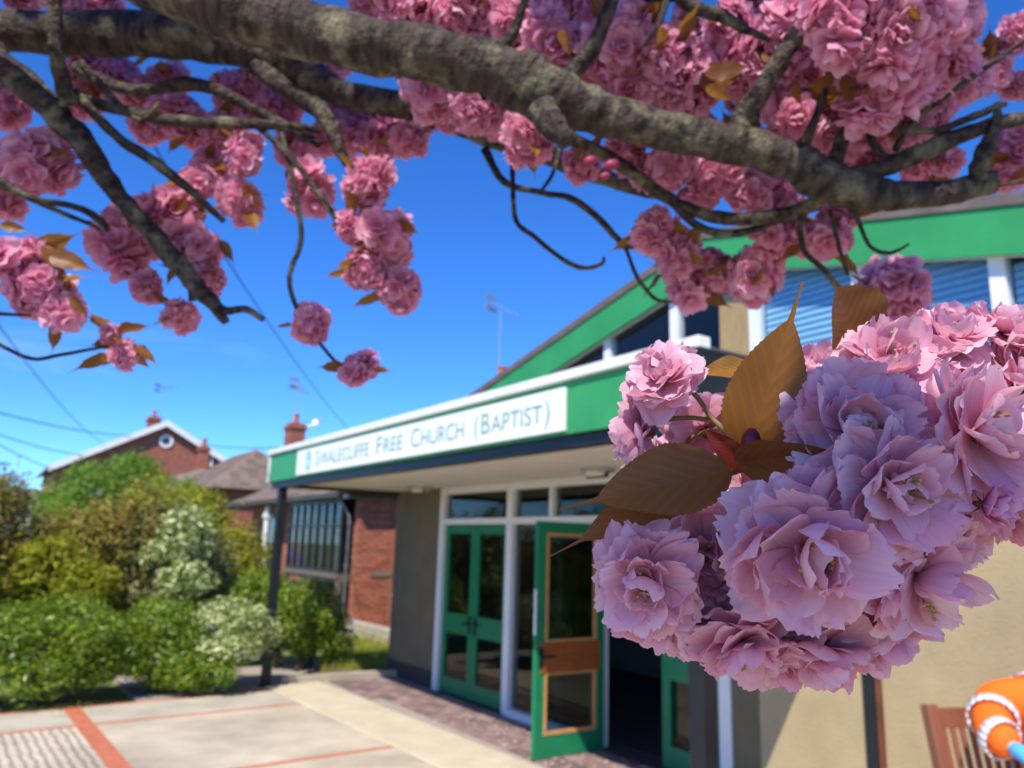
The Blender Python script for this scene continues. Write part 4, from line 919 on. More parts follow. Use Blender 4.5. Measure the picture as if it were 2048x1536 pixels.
limb('trunk', [('w', TRB+Vector((0,0,-0.05)), 0.26), ('w', TRB+Vector((0,0,0.25)), 0.19), ('w', TRB+Vector((0.05,0.02,1.2)), 0.165), ('w', top, 0.17), ('w', top+Vector((0.1,0.05,0.5)), 0.10)], seg=20, wob=0.05)
d1 = 0.80
limb('branch', [('w', top+Vector((0,0,0.05)), 0.11), ('w', top+Vector((0.7,0.1,0.42)), 0.075), (60,-150,0.86,74), (280,-62,0.84,68), (420,-6,0.82,66), (560,46,0.81,60), (714,84,d1,54), (850,108,d1,53), (988,140,d1,55), (1060,172,d1,60), (1120,200,d1,56), (1180,222,d1,46), (1240,238,d1,41), (1380,272,d1,38), (1500,295,d1,39), (1585,322,d1,38), (1650,362,d1,42), (1720,382,d1,38), (1800,390,d1,28), (1900,384,d1,25), (1985,362,d1,24)], seg=20, wob=0.05, n=6)
limb('branch_stub', [(1085,220,0.78,34), (1110,255,0.76,26), (1135,285,0.75,15)], wob=0.15)
d2 = 1.12
limb('branch', [('w', top+Vector((0,0,-0.05)), 0.10), (-420,90,1.30,62), (-120,62,1.16,44), (0,62,d2,41), (140,68,d2,42), (340,70,d2,46), (520,100,d2,42), (600,140,d2,36), (690,188,d2,26), (850,220,d2,29), (970,265,d2,26), (1090,308,d2,22), (1193,350,d2,17), (1295,385,d2,11), (1360,400,d2,6)], seg=18, wob=0.06)
limb('branch', [('w', top+Vector((0.1,0.05,0.3)), 0.07), (-260,-60,1.15,36), (-60,80,1.04,32), (0,128,1.0,31), (100,215,1.0,28), (170,292,1.0,23), (230,382,1.0,19), (280,440,1.0,18), (340,510,1.0,20), (392,572,1.0,18), (430,612,1.0,14), (452,645,1.0,8)], seg=14)
limb('twig', [(425,608,1.0,8),(455,622,1.0,8),(490,618,1.0,7),(527,640,1.0,6)])
limb('twig', [(380,560,1.0,8),(384,602,1.0,7)])
limb('branch', [(70,-150,0.87,22),(112,-140,0.98,16),(110,-20,0.97,14),(110,80,0.97,14),(124,160,0.98,16),(140,212,0.99,19)])
limb('branch', [(150,185,1.0,11),(230,270,1.0,10),(310,325,1.0,11),(370,372,1.0,9),(448,442,1.0,6)])
limb('branch', [(130,190,1.02,12),(250,222,1.05,11),(340,240,1.06,12),(450,246,1.06,12),(580,252,1.08,9),(640,262,1.1,6)])
limb('branch', [(480,95,d2,20),(560,170,1.1,18),(640,222,1.1,18),(685,310,1.1,12),(700,340,1.1,6)])
limb('branch', [(150,135,1.1,12),(260,180,1.1,12),(400,170,1.1,14),(520,225,1.1,10),(640,290,1.1,8)])
limb('twig', [(160,125,1.05,9),(215,185,1.05,7),(280,240,1.05,5),(320,205,1.05,5)])
limb('twig', [(520,258,1.08,6),(580,312,1.05,6),(640,392,1.04,6),(676,445,1.03,5)])
limb('twig', [(560,255,1.08,5),(590,380,1.04,5),(602,480,1.02,5),(580,545,1.02,5),(584,590,1.02,5),(602,632,1.02,4),(650,700,1.02,4),(690,740,1.02,3)])
limb('twig', [(970,300,d2,9),(1010,365,1.08,7),(1090,386,1.05,6),(1150,400,1.03,7),(1210,450,1.02,7),(1250,490,1.02,6),(1300,497,1.02,3)])
limb('twig', [(1250,492,1.02,4),(1275,555,1.02,4),(1310,597,1.02,4),(1347,604,1.02,2)])
limb('twig', [(1025,300,d2,6),(1026,360,1.08,5),(1032,440,1.06,5),(1072,476,1.05,5),(1120,515,1.05,5),(1165,536,1.05,5),(1203,528,1.05,4),(1208,514,1.05,3)])
limb('twig', [(1120,290,1.1,5),(1104,350,1.07,4),(1080,384,1.05,3)])
limb('twig', [(-240,-45,1.13,12),(-290,140,1.02,11),(-200,300,0.95,9),(-60,335,0.95,8),(0,362,0.95,8),(60,396,0.95,7),(150,414,0.95,7),(200,440,0.96,8),(216,462,0.96,5)])
limb('twig', [(-130,320,0.95,6),(-60,350,0.98,5),(20,380,0.98,5),(110,420,0.98,5),(180,448,0.98,4),(200,460,0.98,3)])
limb('twig', [(-190,305,0.95,7),(-260,480,0.95,6),(-160,640,0.95,5),(-60,660,0.95,5),(0,690,0.95,4),(40,710,0.95,4),(75,718,0.95,4),(130,708,0.95,4),(220,692,0.95,3)])
limb('twig', [(-240,440,0.95,6),(-180,560,0.9,5),(-60,625,0.9,4),(0,628,0.9,4),(60,630,0.9,3)])
limb('branch', [(1130,270,0.86,14),(1250,335,0.88,13),(1340,400,0.9,13),(1420,432,0.9,13),(1500,437,0.88,13),(1600,420,0.84,14),(1660,385,d1,14)])
limb('twig', [(1340,400,0.9,8),(1400,455,0.9,8),(1480,465,0.9,8),(1560,440,0.88,6),(1640,415,0.85,5)])
limb('branch', [(1650,375,d1,26),(1740,345,d1,20),(1850,302,d1,19),(1960,256,d1,15),(2048,236,d1,14),(2250,190,d1,11),(2450,100,d1,6)])
limb('branch', [(1478,268,d1,27),(1492,235,d1,24),(1530,170,0.78,20),(1600,62,0.77,17),(1660,-20,0.76,15),(1720,-160,0.74,9)])
limb('branch', [(1120,165,d1,20),(1180,105,0.79,17),(1215,25,0.78,14),(1250,-60,0.78,12),(1300,-200,0.76,6)])
limb('branch', [(990,118,d1,18),(1008,92,0.79,12),(1030,58,0.79,10),(1052,-10,0.78,8),(1080,-120,0.76,5)])
limb('twig', [(1605,305,d1,10),(1640,210,0.79,8),(1662,135,0.78,7),(1690,40,0.78,5)])
limb('branch', [(1665,365,d1,18),(1675,300,0.82,16),(1700,245,0.83,12),(1720,160,0.84,7)])
limb('branch', [(1780,330,d1,9),(1740,258,0.8,8),(1860,262,0.8,7),(1935,238,0.8,8),(1995,212,0.8,7),(2012,208,0.8,5)])
limb('twig', [(1790,300,0.8,7),(1840,230,0.8,7),(1950,150,0.8,6),(2060,75,0.8,5),(2150,20,0.8,4)])
limb('branch', [(1955,375,d1,18),(1962,320,0.79,18),(1985,270,0.79,14),(1996,220,0.79,7)])
limb('twig', [(1600,430,0.84,6),(1608,500,0.84,6),(1650,542,0.84,6),(1692,592,0.85,6),(1722,590,0.86,3)])
limb('twig', [(1700,405,d1,6),(1716,440,d1,5),(1740,492,d1,4),(1780,506,d1,4),(1818,488,d1,2)])
limb('twig', [(1660,420,0.82,5),(1680,500,0.83,4),(1695,550,0.84,4)])
limb('branch', [('w',(0.30,0.1,2.75),0.016),(1330,-160,0.8,16),(1362,-10,0.8,15),(1440,32,0.8,13),(1500,62,0.8,8),(1540,80,0.8,5)])
limb('twig', [(1350,-60,0.8,7),(1320,40,0.8,6),(1290,90,0.8,4)])
limb('twig', [(2048,360,0.85,3),(1990,372,0.85,3),(1950,360,0.82,4)])
# limbs of the crown overhead (out of the picture, they shade what hangs below)
limb('branch', [('w', top+Vector((0.0,0,0.3)), 0.09), ('w', (-1.3,0.2,2.95), 0.06), ('w', (-0.4,-0.2,3.0), 0.045), ('w', (0.5,-0.45,3.1), 0.03), ('w', (1.3,-0.6,3.15), 0.012)])
limb('branch', [('w', top+Vector((0.0,0,0.3)), 0.09), ('w', (-1.4,-0.5,2.9), 0.06), ('w', (-0.6,-1.1,3.1), 0.04), ('w', (0.4,-1.5,3.2), 0.015)])
limb('branch', [('w', (-0.4,-0.2,3.0), 0.04), ('w', (0.3,0.1,2.75), 0.025), ('w', (0.9,0.2,2.65), 0.010)])

# ---- petals, flowers, clusters
GR = [(0.0,(0.80,0.50,0.62)),(0.35,(0.90,0.70,0.78)),(1.0,(1.0,0.97,0.98))]
M_petal = leafy('cherry_petal', [(0,(0.89,0.56,0.67)),(0.5,(0.94,0.65,0.74)),(1,(0.97,0.76,0.82))], 0.45, GR, rough=0.55, spec=0.2, objrand=True, tboost=1.5, streak=0.09)
GR2 = [(0.0,(0.78,0.46,0.58)),(0.5,(0.94,0.74,0.82)),(1.0,(1.0,0.96,0.97))]
M_petal2 = leafy('crown_petal', [(0,(0.82,0.42,0.59)),(0.5,(0.89,0.53,0.68)),(1,(0.95,0.66,0.78))], 0.45, GR2, rough=0.6, spec=0.15, objrand=True, tboost=1.4)
M_calyx = mat('calyx', (0.20, 0.045, 0.035), 0.5, 0.2, 50)
M_stalk = mat('flower_stalk', (0.16, 0.13, 0.045), 0.5, 0.2, 50, c2=(0.22, 0.09, 0.045))
M_stamen = mat('stamen', (0.42, 0.30, 0.09), 0.6, 0.2, 50, c2=(0.22, 0.26, 0.06))
def petal_arrays(L_, W_, cup, curl, ruff, nu, nv, r, jag=0.12):
    """petal along +y, inner face +z; narrow claw, broad rounded tip with a notch and fine teeth"""
    V = []; UV = []
    ph = r.uniform(0, 6.28); ph2 = r.uniform(0, 6.28); skew = r.uniform(-0.2, 0.2); asym = r.uniform(-0.12, 0.12)
    notch = r.uniform(0.02, 0.20); nc = r.uniform(-0.25, 0.25); nwid = r.uniform(0.10, 0.22)
    us = [2*k/nu-1 for k in range(nu+1)]
    tooth = []
    for k, u in enumerate(us):
        t = -0.16*u*u - notch*math.exp(-((u-nc)/nwid)**2) + asym*u
        if nu >= 6: t += (-jag*0.45 if k % 2 else 0.0)*r.uniform(0.2, 1.3) + r.uniform(-0.02, 0.02)
        tooth.append(t)
    roll_ = r.uniform(-0.6, 0.6); fold_ = r.uniform(-0.10, 0.22); wmx = r.uniform(0.58, 0.74)
    for i in range(nv+1):
        v = i/nv
        wv = 0.12 + 0.88*math.sin(min(1.0, v/wmx)*math.pi/2)**1.15
        if v > wmx: wv *= 1 - 0.34*((v-wmx)/(1-wmx))**2
        for k, u in enumerate(us):
            x_ = W_/2*wv*u + skew*L_*v*v*0.4
            y_ = L_*(v + tooth[k]*(max(0, v-0.35)/0.65)**1.5)
            z_ = cup*W_*u*u*wv + curl*L_*v**2.5 - 0.10*L_*math.sin(v*math.pi) + ruff*L_*v*v*(0.6*math.sin(4.2*u+ph)+0.4*math.sin(7.5*u+ph2+3*v)) + roll_*W_*u*v*0.28 - fold_*W_*(1-abs(u))**2*v*0.5
            V.append((x_, y_, z_)); UV.append((k/nu, v))
    F_ = []
    for i in range(nv):
        for k in range(nu): a = i*(nu+1)+k; F_.append((a, a+1, a+nu+2, a+nu+1))
    return np.array(V), F_, UV
def mesh_uv(name, V, F_, UV, mats, mi=None):
    me = bpy.data.meshes.new(name); me.from_pydata([tuple(v) for v in V], [], F_); ul = me.uv_layers.new(name='UVMap')
    arr = np.array([UV[lp.vertex_index] for lp in me.loops], dtype=np.float32).ravel(); ul.data.foreach_set('uv', arr)
    for m in mats: me.materials.append(m)
    if mi is not None: me.polygons.foreach_set('material_index', np.array(mi, dtype=np.int32))
    me.polygons.foreach_set('use_smooth', np.ones(len(F_), dtype=bool)); me.update(); return me
def rotm(axis, a):
    c, s = math.cos(a), math.sin(a)
    return np.array([[1,0,0],[0,c,-s],[0,s,c]]) if axis == 'x' else np.array([[c,-s,0],[s,c,0],[0,0,1]])
LAYERS = [(9, 92, 1.00, 0.72), (9, 74, 0.96, 0.70), (8, 54, 0.88, 0.64), (7, 34, 0.74, 0.54), (4, 16, 0.52, 0.40)]
def petal_slots(r, layers=LAYERS, jit=1.0):
    """yields (azimuth, opening angle from the axis in degrees, length, width) for a double flower of unit radius"""
    out = []
    for li, (n_, th, L_, W_) in enumerate(layers):
        a0 = r.uniform(0, 6.28)
        for k in range(n_):
            out.append((a0 + 2*math.pi*k/n_ + r.uniform(-.22,.22)*jit, th + r.uniform(-11,11)*jit, L_*r.uniform(0.86,1.1), W_*r.uniform(0.85,1.15)))
    return out
def centre_arrays(r):
    """stamens and pistil + calyx cup and sepals; unit flower radius, axis +z"""
    m = MB(); mi = []
    for k in range(11):
        a = r.uniform(0, 6.28); t = r.uniform(0.05, 0.30); L_ = r.uniform(0.28, 0.44)
        p0 = Vector((0,0,0.02)); p1 = Vector((math.cos(a)*t*0.6, math.sin(a)*t*0.6, L_*0.7)); p2 = Vector((math.cos(a)*t, math.sin(a)*t, L_))
        b = len(m.f); m.cyl(p0, p1, 0.014, 0.011, 4); m.cyl(p1, p2, 0.011, 0.010, 4); m.cyl(p2, p2+Vector((0,0,0.04)), 0.028, 0.02, 5); mi += [0]*(len(m.f)-b)
    b = len(m.f); m.cyl((0,0,-0.30),(0,0,0.02),0.055,0.13,8); mi += [1]*(len(m.f)-b)
    for k in range(5):
        a = 2*math.pi*k/5; d_ = Vector((math.cos(a), math.sin(a), 0)); s_ = Vector((-math.sin(a), math.cos(a), 0)); b = len(m.f)
        m.quad(d_*0.10-s_*0.07, d_*0.10+s_*0.07, d_*0.42-Vector((0,0,0.10))); mi += [1]*(len(m.f)-b)
    return m, mi
def flower_mesh(name, seed, nu, nv, m_petal, layers=LAYERS, centre=True):
    r = random.Random(seed); V = []; F_ = []; UV = []; mi = []
    for az, th, L_, W_ in petal_slots(r, layers, 1.5):
        pv, pf, pu = petal_arrays(L_, W_, r.uniform(0.04,0.26), r.uniform(-0.32,0.14) if th > 40 else r.uniform(-0.1,0.3), r.uniform(0.03,0.085), nu, nv, r)
        ty = r.uniform(-.45,.45); cy_, sy_ = math.cos(ty), math.sin(ty); pv = pv @ np.array([[cy_,0,sy_],[0,1,0],[-sy_,0,cy_]]).T @ rotm('x', R(90-th)).T @ rotm('z', az).T
        b = len(V); V += list(pv); F_ += [tuple(b+i for i in f) for f in pf]; UV += pu; mi += [0]*len(pf)
    if centre:
        cm, cmi = centre_arrays(r); b = len(V); V += [np.array(v) for v in cm.v]; F_ += [tuple(b+i for i in f) for f in cm.f]; UV += [(0.5,0.5)]*len(cm.v); mi += [1+k for k in cmi]
    return mesh_uv(name, V, F_, UV, [m_petal, M_stamen, M_calyx], mi)
def cluster_mesh(name, seed, nfl, fr, nu, nv, m_petal, layers):
    """ball of flowers, unit radius"""
    r = random.Random(seed); V = []; F_ = []; UV = []; mi = []
    for k in range(nfl):
        z_ = 1-2*(k+0.5)/nfl; a = k*2.39996+r.uniform(-.3,.3); d_ = Vector((math.sqrt(max(0,1-z_*z_))*math.cos(a), math.sqrt(max(0,1-z_*z_))*math.sin(a), z_)); d_ = (d_+Vector((r.uniform(-.2,.2),r.uniform(-.2,.2),r.uniform(-.2,.2)))).normalized()
        q = np.array(d_.to_track_quat('Z','Y').to_matrix()); c = np.array(d_)*r.uniform(0.34,0.72)*np.array([1,1,0.95]); f_ = fr*r.uniform(0.85,1.2)
        for az, th, L_, W_ in petal_slots(r, layers):
            pv, pf, pu = petal_arrays(L_, W_, r.uniform(0.08,0.22), r.uniform(-0.25,0.1), r.uniform(0.03,0.07), nu, nv, r)
            pv = (pv @ rotm('x', R(90-th)).T @ rotm('z', az).T)*f_ @ q.T + c
            b = len(V); V += list(pv); F_ += [tuple(b+i for i in f) for f in pf]; UV += pu
    return mesh_uv(name, V, F_, UV, [m_petal])
LOWL = [(7, 85, 1.0, 0.8), (6, 58, 0.9, 0.72), (5, 28, 0.7, 0.6)]
CL = [cluster_mesh('blossom_cluster', 100+i, 11, 0.62, 3, 3, M_petal2, LOWL) for i in range(6)]
FL = [flower_mesh('flower', 200+i, 4, 4, M_petal2) for i in range(6)]

# ---- leaves
LR = [(0,(0.17,0.065,0.018)),(0.5,(0.26,0.105,0.020)),(1,(0.32,0.16,0.024))]
M_leaf = leafy('cherry_leaf', LR, 0.45, rough=0.42, spec=0.4, veins=0.4, objrand=True, tboost=0.9)
M_leafred = leafy('young_red_leaf', [(0,(0.20,0.03,0.02)),(1,(0.28,0.055,0.03))], 0.45, rough=0.42, spec=0.4, veins=0.2, objrand=True)
def leaf_arrays(L_, W_, fold, bend, r, nv=18, tipf=0.78, serr=0.05, wave=0.02):
    V = []; UV = []; us = (-1,-0.66,-0.33,0,0.33,0.66,1)
    for i in range(nv+1):
        v = i/nv
        if v < tipf: wv = math.sin((v/tipf)**0.78*math.pi)**0.85 if v > 0 else 0.0
        else: wv = 0.0
        tail = 0.16*(1-v)/(1-0.55) if v > 0.55 else 0.0
        wv = max(wv*1.0, min(0.13, tail), 0.03 if v < 0.999 else 0.0)
        for u in us:
            e_ = 1 + (serr*(1 if i % 2 else -1) if abs(u) > 0.9 and 0.05 < v < 0.85 else 0)
            x_ = W_/2*wv*u*e_; z_ = fold*abs(x_) + bend*L_*(v*v) + wave*L_*math.sin(v*17+u*2.2)*abs(u)*wv
            V.append((x_, L_*v, z_)); UV.append((0.5+0.5*u*wv, v))
    F_ = []; w_ = len(us)
    for i in range(nv):
        for k in range(w_-1): a = i*w_+k; F_.append((a, a+1, a+w_+1, a+w_))
    return np.array(V), F_, UV
LF = [mesh_uv('leaf', *leaf_arrays(1.0, random.uniform(0.40,0.5), random.uniform(0.1,0.45), random.uniform(-0.3,0.05), random, 12), [M_leaf]) for i in range(5)]

# ---- blossom clusters of the crown in view: (px, py, radius px, depth m)
NEARC = [(1100,95,72,0.90),(1240,95,82,0.86),(1260,178,66,0.88),(1345,125,72,0.84),(1375,195,55,0.86),(1450,55,52,0.9),(1560,85,74,0.84),(1640,50,60,0.86),(1700,38,88,0.72),(1800,62,98,0.72),(1890,55,72,0.76),(1760,165,88,0.76),(1860,140,72,0.78),(1585,235,62,0.86),(1665,232,62,0.88),(1740,240,55,0.86),(1620,140,60,0.86),
         (820,22,66,0.92),(930,18,62,0.92),(1015,45,60,0.92),(870,182,58,0.98),(955,205,58,0.96),(1055,270,55,0.92),(1070,20,50,0.95),(1500,130,60,0.9),(1830,230,60,0.84),(1690,120,62,0.86),(1180,110,60,0.93)]
FARC = [(15,215,48,1.1),(70,330,74,1.0),(10,392,40,1.05),(30,520,66,0.92),(80,580,58,0.92),(128,622,45,0.92),(222,668,26,0.95),(250,712,30,0.95),(255,475,66,1.08),(340,455,72,1.08),(395,500,56,1.06),(290,570,44,1.06),(410,562,40,1.06),(360,632,33,1.06),(392,370,52,1.1),(482,402,45,1.08),(492,310,48,1.08),
        (370,245,62,1.2),(440,265,50,1.2),(300,250,40,1.2),(180,140,55,1.2),(170,200,45,1.2),(560,130,60,1.25),(560,215,50,1.22),(620,380,58,1.1),(735,365,55,1.04),(680,270,58,1.18),(760,285,56,1.18),(815,285,45,1.15),(700,455,44,1.04),(765,478,62,1.04),(728,540,46,1.04),(800,578,50,1.04),(620,650,50,1.02),(712,740,44,1.02),
        (760,235,55,1.2),(830,250,45,1.2),(480,190,50,1.25),(650,130,50,1.25),(330,160,45,1.25),(120,-10,50,1.2),(40,-15,50,1.2),(200,0,45,1.25),
        (1310,462,48,1.0),(1355,515,56,1.0),(1375,570,46,1.02),(1415,520,36,1.02),(1500,552,66,1.0),(1440,550,40,1.02),(1545,480,54,0.95),(1640,478,60,0.95),(1672,445,44,0.95),(1570,430,45,0.98),(1795,585,66,1.12),(1750,592,44,1.12),
        (1250,300,44,1.0),(1340,330,58,0.95),(1430,355,58,0.95),(1500,385,52,0.95),(1290,345,40,1.0),(1555,400,42,0.98),(1400,400,40,1.0),(1750,300,55,0.98),(1690,280,50,0.98),(1880,325,42,1.0),(1830,330,40,1.0),(2035,290,52,0.95),(2020,335,46,0.95),(1925,165,52,0.92),(1985,150,44,0.95),(2036,62,42,0.92),(2045,170,36,0.95),(1470,120,44,0.95),(1500,200,44,0.95),(1190,30,52,0.98),(1290,30,44,0.98),(1380,40,40,0.98),(1530,20,50,0.95),(1430,120,46,1.0),(1180,180,50,1.0),(1320,215,46,1.0),(1400,270,44,1.0),(1560,330,44,1.0),(1620,340,40,1.0),(1480,300,46,1.0),(1820,270,46,0.98),(1590,20,46,0.95),(1130,10,44,1.0),(1220,230,44,1.0),(900,235,40,1.1),(1000,240,44,1.05),(1160,330,36,1.0),(870,60,44,1.05),(740,10,44,1.05),(700,220,44,1.2),(590,300,44,1.2),(420,330,36,1.15),(240,150,44,1.25),(280,190,40,1.25)]
rc = random.Random(9)
def rquat(r): return Quaternion((r.gauss(0,1), r.gauss(0,1), r.gauss(0,1), r.gauss(0,1))).normalized()
clus = []; nfl_tot = 0
CSC = 1.02
for i, (px, py, rp, d) in enumerate(NEARC):
    P = at(px, py, d); rr = rp*d/FPX*CSC; clus.append((P, rr))
    # the stalks are the cluster's own mesh, each flower hangs on one
    sm = MB(); fl_ = []
    nf = 10
    for k in range(nf):
        z_ = 1-2*(k+0.5)/nf; a = k*2.39996+rc.uniform(-.3,.3); h_ = math.sqrt(max(0,1-z_*z_)); dv = Vector((h_*math.cos(a), h_*math.sin(a), z_)); dv = (dv+Vector((rc.uniform(-.25,.25), rc.uniform(-.25,.25), rc.uniform(-.25,.25)))).normalized()
        c = dv*rr*rc.uniform(0.40,0.80); sm.cyl((0,0,rr*0.35), c-dv*rr*0.1, 0.0012, 0.001, 5); fl_.append((c, dv))
    co = sm.build('blossom_cluster', M_stalk, tree); co.location = tl(P)
    for c, dv in fl_:
        fo = link('flower', FL[rc.randrange(6)], co); fo.location = c; q = dv.to_track_quat('Z','Y') @ Quaternion((0,0,1), rc.uniform(0,6.28)); fo.rotation_mode = 'QUATERNION'; fo.rotation_quaternion = q
        f_ = rr*rc.uniform(0.60,0.78); fo.scale = (f_,)*3; nfl_tot += 1
for i, (px, py, rp, d) in enumerate(FARC):
    P = at(px, py, d); rr = rp*d/FPX*CSC; clus.append((P, rr))
    co = link('blossom_cluster', CL[i % 6], tree); co.location = tl(P); co.rotation_mode = 'QUATERNION'; co.rotation_quaternion = rquat(rc); co.scale = (rr*rc.uniform(0.8,1.25), rr*rc.uniform(0.8,1.25), rr*rc.uniform(0.8,1.15))
# leaves of the crown: bronze, hanging round the clusters
for P, rr in clus:
    for k in range(rc.choice((1,2,2,3))):
        dv = Vector((rc.uniform(-1,1), rc.uniform(-1,0.6), rc.uniform(-0.7,0.8))).normalized()
        lo_ = link('leaf', LF[rc.randrange(5)], tree); lo_.location = tl(P + dv*rr*0.55); lo_.rotation_mode = 'QUATERNION'
        lo_.rotation_quaternion = dv.to_track_quat('Y','Z') @ Quaternion((0,1,0), rc.uniform(-1,1)); L_ = rc.uniform(0.035,0.06); lo_.scale = (L_,)*3
for (x0,y0,x1,y1,d,wd) in [(1118,60,1140,108,0.84,1),(1140,108,1128,70,0.83,1),(1410,150,1505,130,0.8,1),(1410,175,1470,200,0.8,1),(1395,165,1490,150,0.82,1),(1690,150,1700,215,0.74,1.2),(1590,165,1600,215,0.8,1),(1800,155,1780,215,0.76,1),(1165,290,1150,330,0.8,1),(95,510,185,535,0.9,1.0),(85,490,135,555,0.9,0.9),(0,450,55,460,0.95,0.8),(140,590,175,635,0.9,0.8),(240,700,205,735,0.95,0.7),(265,690,318,725,0.95,0.7),(262,700,300,738,0.95,0.6),(240,680,175,695,0.95,0.5),(800,440,835,470,1.02,0.7),(440,480,468,525,1.04,0.6),(470,380,525,390,1.06,0.6),(700,330,720,345,1.02,0.7),(745,735,772,745,1.0,0.6),(340,300,380,270,1.15,0.6),(60,290,130,305,0.98,0.6),(1600,490,1560,520,0.93,1),(1840,560,1870,600,1.1,0.7),(1540,560,1550,600,0.98,0.8),(1380,545,1390,590,1.0,0.7)]:
    a, b = at(x0,y0,d), at(x1,y1,d); L_ = (b-a).length*1.15
    lo_ = link('leaf', LF[rc.randrange(5)], tree); lo_.location = tl(a); lo_.rotation_mode = 'QUATERNION'
    yv = (b-a).normalized(); zv = (CAM-a); zv = (zv - yv*zv.dot(yv)).normalized(); xv = yv.cross(zv)
    qm = Matrix((xv, yv, zv)).transposed().to_quaternion(); lo_.rotation_quaternion = qm @ Quaternion((0,1,0), rc.uniform(-0.7,0.7)); lo_.scale = (L_*0.9*wd if wd > 0.8 else L_*0.8, L_, L_)
# flower buds
M_bud = mat('bud', (0.26, 0.025, 0.07), 0.5, 0.15, 60)
def bud(px, py, d, rp, tilt=0.0):
    r_ = rp*d/FPX; bm = bmesh.new(); bmesh.ops.create_uvsphere(bm, u_segments=10, v_segments=8, radius=1)
    for v in bm.verts: v.co = Vector((v.co.x*r_*0.8, v.co.y*r_*0.8, v.co.z*r_*1.15*(1 if v.co.z < 0 else 1.1)))
    me = bpy.data.meshes.new('bud'); bm.to_mesh(me); bm.free(); me.materials.append(M_bud)
    for p in me.polygons: p.use_smooth = True
    o = link('bud', me, tree); o.location = tl(at(px,py,d)); o.rotation_euler = (0, tilt, 0)
for px, py, rp in ((1940,66,15),(1898,125,15),(1180,322,13),(1222,330,14),(1210,352,10)): bud(px, py, 0.78, rp, 1.2)

# ---- the near spray, at arm's length in front of the lens (flowers about 5 cm across)
HP = [petal_arrays(1.0, 0.74, 0.04+0.05*(i % 5), -0.30+0.075*(i % 7), 0.03+0.018*(i % 4), 14, 9, random.Random(500+i), 0.10) for i in range(16)]
HPI = [petal_arrays(1.0, 0.74, 0.2+0.06*i, 0.25-0.08*i, 0.08, 12, 8, random.Random(540+i), 0.12) for i in range(6)]
HPM = [mesh_uv('petal', *p, [M_petal]) for p in HP]; HPIM = [mesh_uv('petal', *p, [M_petal]) for p in HPI]
HL = [(8, 94, 1.00, 0.92), (8, 76, 0.95, 0.90), (7, 56, 0.86, 0.76), (6, 34, 0.70, 0.64), (3, 14, 0.46, 0.46)]
FLH = [flower_mesh('flower', 300+i, 10, 7, M_petal, HL) for i in range(6)]
BUDL = [(5, 46, 0.95, 1.0), (5, 26, 0.92, 0.95), (5, 12, 0.85, 0.8), (3, 4, 0.7, 0.6)]
FLB = flower_mesh('opening_bud', 333, 8, 7, M_petal2, BUDL)
fr_ = random.Random(21)
def hero_flower(px, py, rp, d, face, parts=True, spin=None):
    """face: direction in camera space (right, up, towards camera)"""
    P = at(px, py, d); rr = rp*d/FPX; dv = (rgt*face[0] + upv*face[1] - fwd*face[2]).normalized()
    if not parts:
        o = link('flower', FLH[fr_.randrange(6)], tree)
        o.rotation_mode = 'QUATERNION'; o.rotation_quaternion = dv.to_track_quat('Z','Y') @ Quaternion((0,0,1), fr_.uniform(0,6.28)); o.scale = (rr,)*3; o.location = tl(P - dv*rr*0.15); return o
    cm, cmi = centre_arrays(fr_); me = cm.mesh('flower'); me.materials.append(M_stamen); me.materials.append(M_calyx); me.polygons.foreach_set('material_index', np.array(cmi, dtype=np.int32))
    o = link('flower', me, tree); o.rotation_mode = 'QUATERNION'; o.rotation_quaternion = dv.to_track_quat('Z','Y') @ Quaternion((0,0,1), fr_.uniform(0,6.28)); o.scale = (rr,)*3; o.location = tl(P - dv*rr*0.15)
    for az, th, L_, W_ in petal_slots(fr_, HL, 1.7):
        pm3 = HPIM[fr_.randrange(6)] if th < 30 else HPM[fr_.randrange(16)]
        po = link('petal', pm3, o); po.rotation_euler = (Matrix.Rotation(az,3,'Z') @ Matrix.Rotation(R(90-th),3,'X') @ Matrix.Rotation(fr_.uniform(-.5,.5),3,'Y')).to_euler(); po.scale = (W_/0.74, L_, L_*fr_.uniform(0.7,1.4))
    return o
HERO = [(1625,1108,195,0.218,(0.02,-0.12,1)),(1795,978,170,0.222,(0.12,0.05,1)),(1715,852,160,0.235,(-0.10,0.35,1)),(1965,868,165,0.232,(0.35,0.2,1)),(1850,1168,165,0.232,(0.45,-0.5,0.8)),(1288,1165,125,0.242,(-0.35,-0.15,1)),(1320,748,92,0.262,(-0.45,0.55,0.65)),(1785,722,135,0.262,(0.0,0.65,0.75)),(1485,1300,125,0.245,(-0.1,-0.85,0.7))]
for h in HERO: hero_flower(*h)
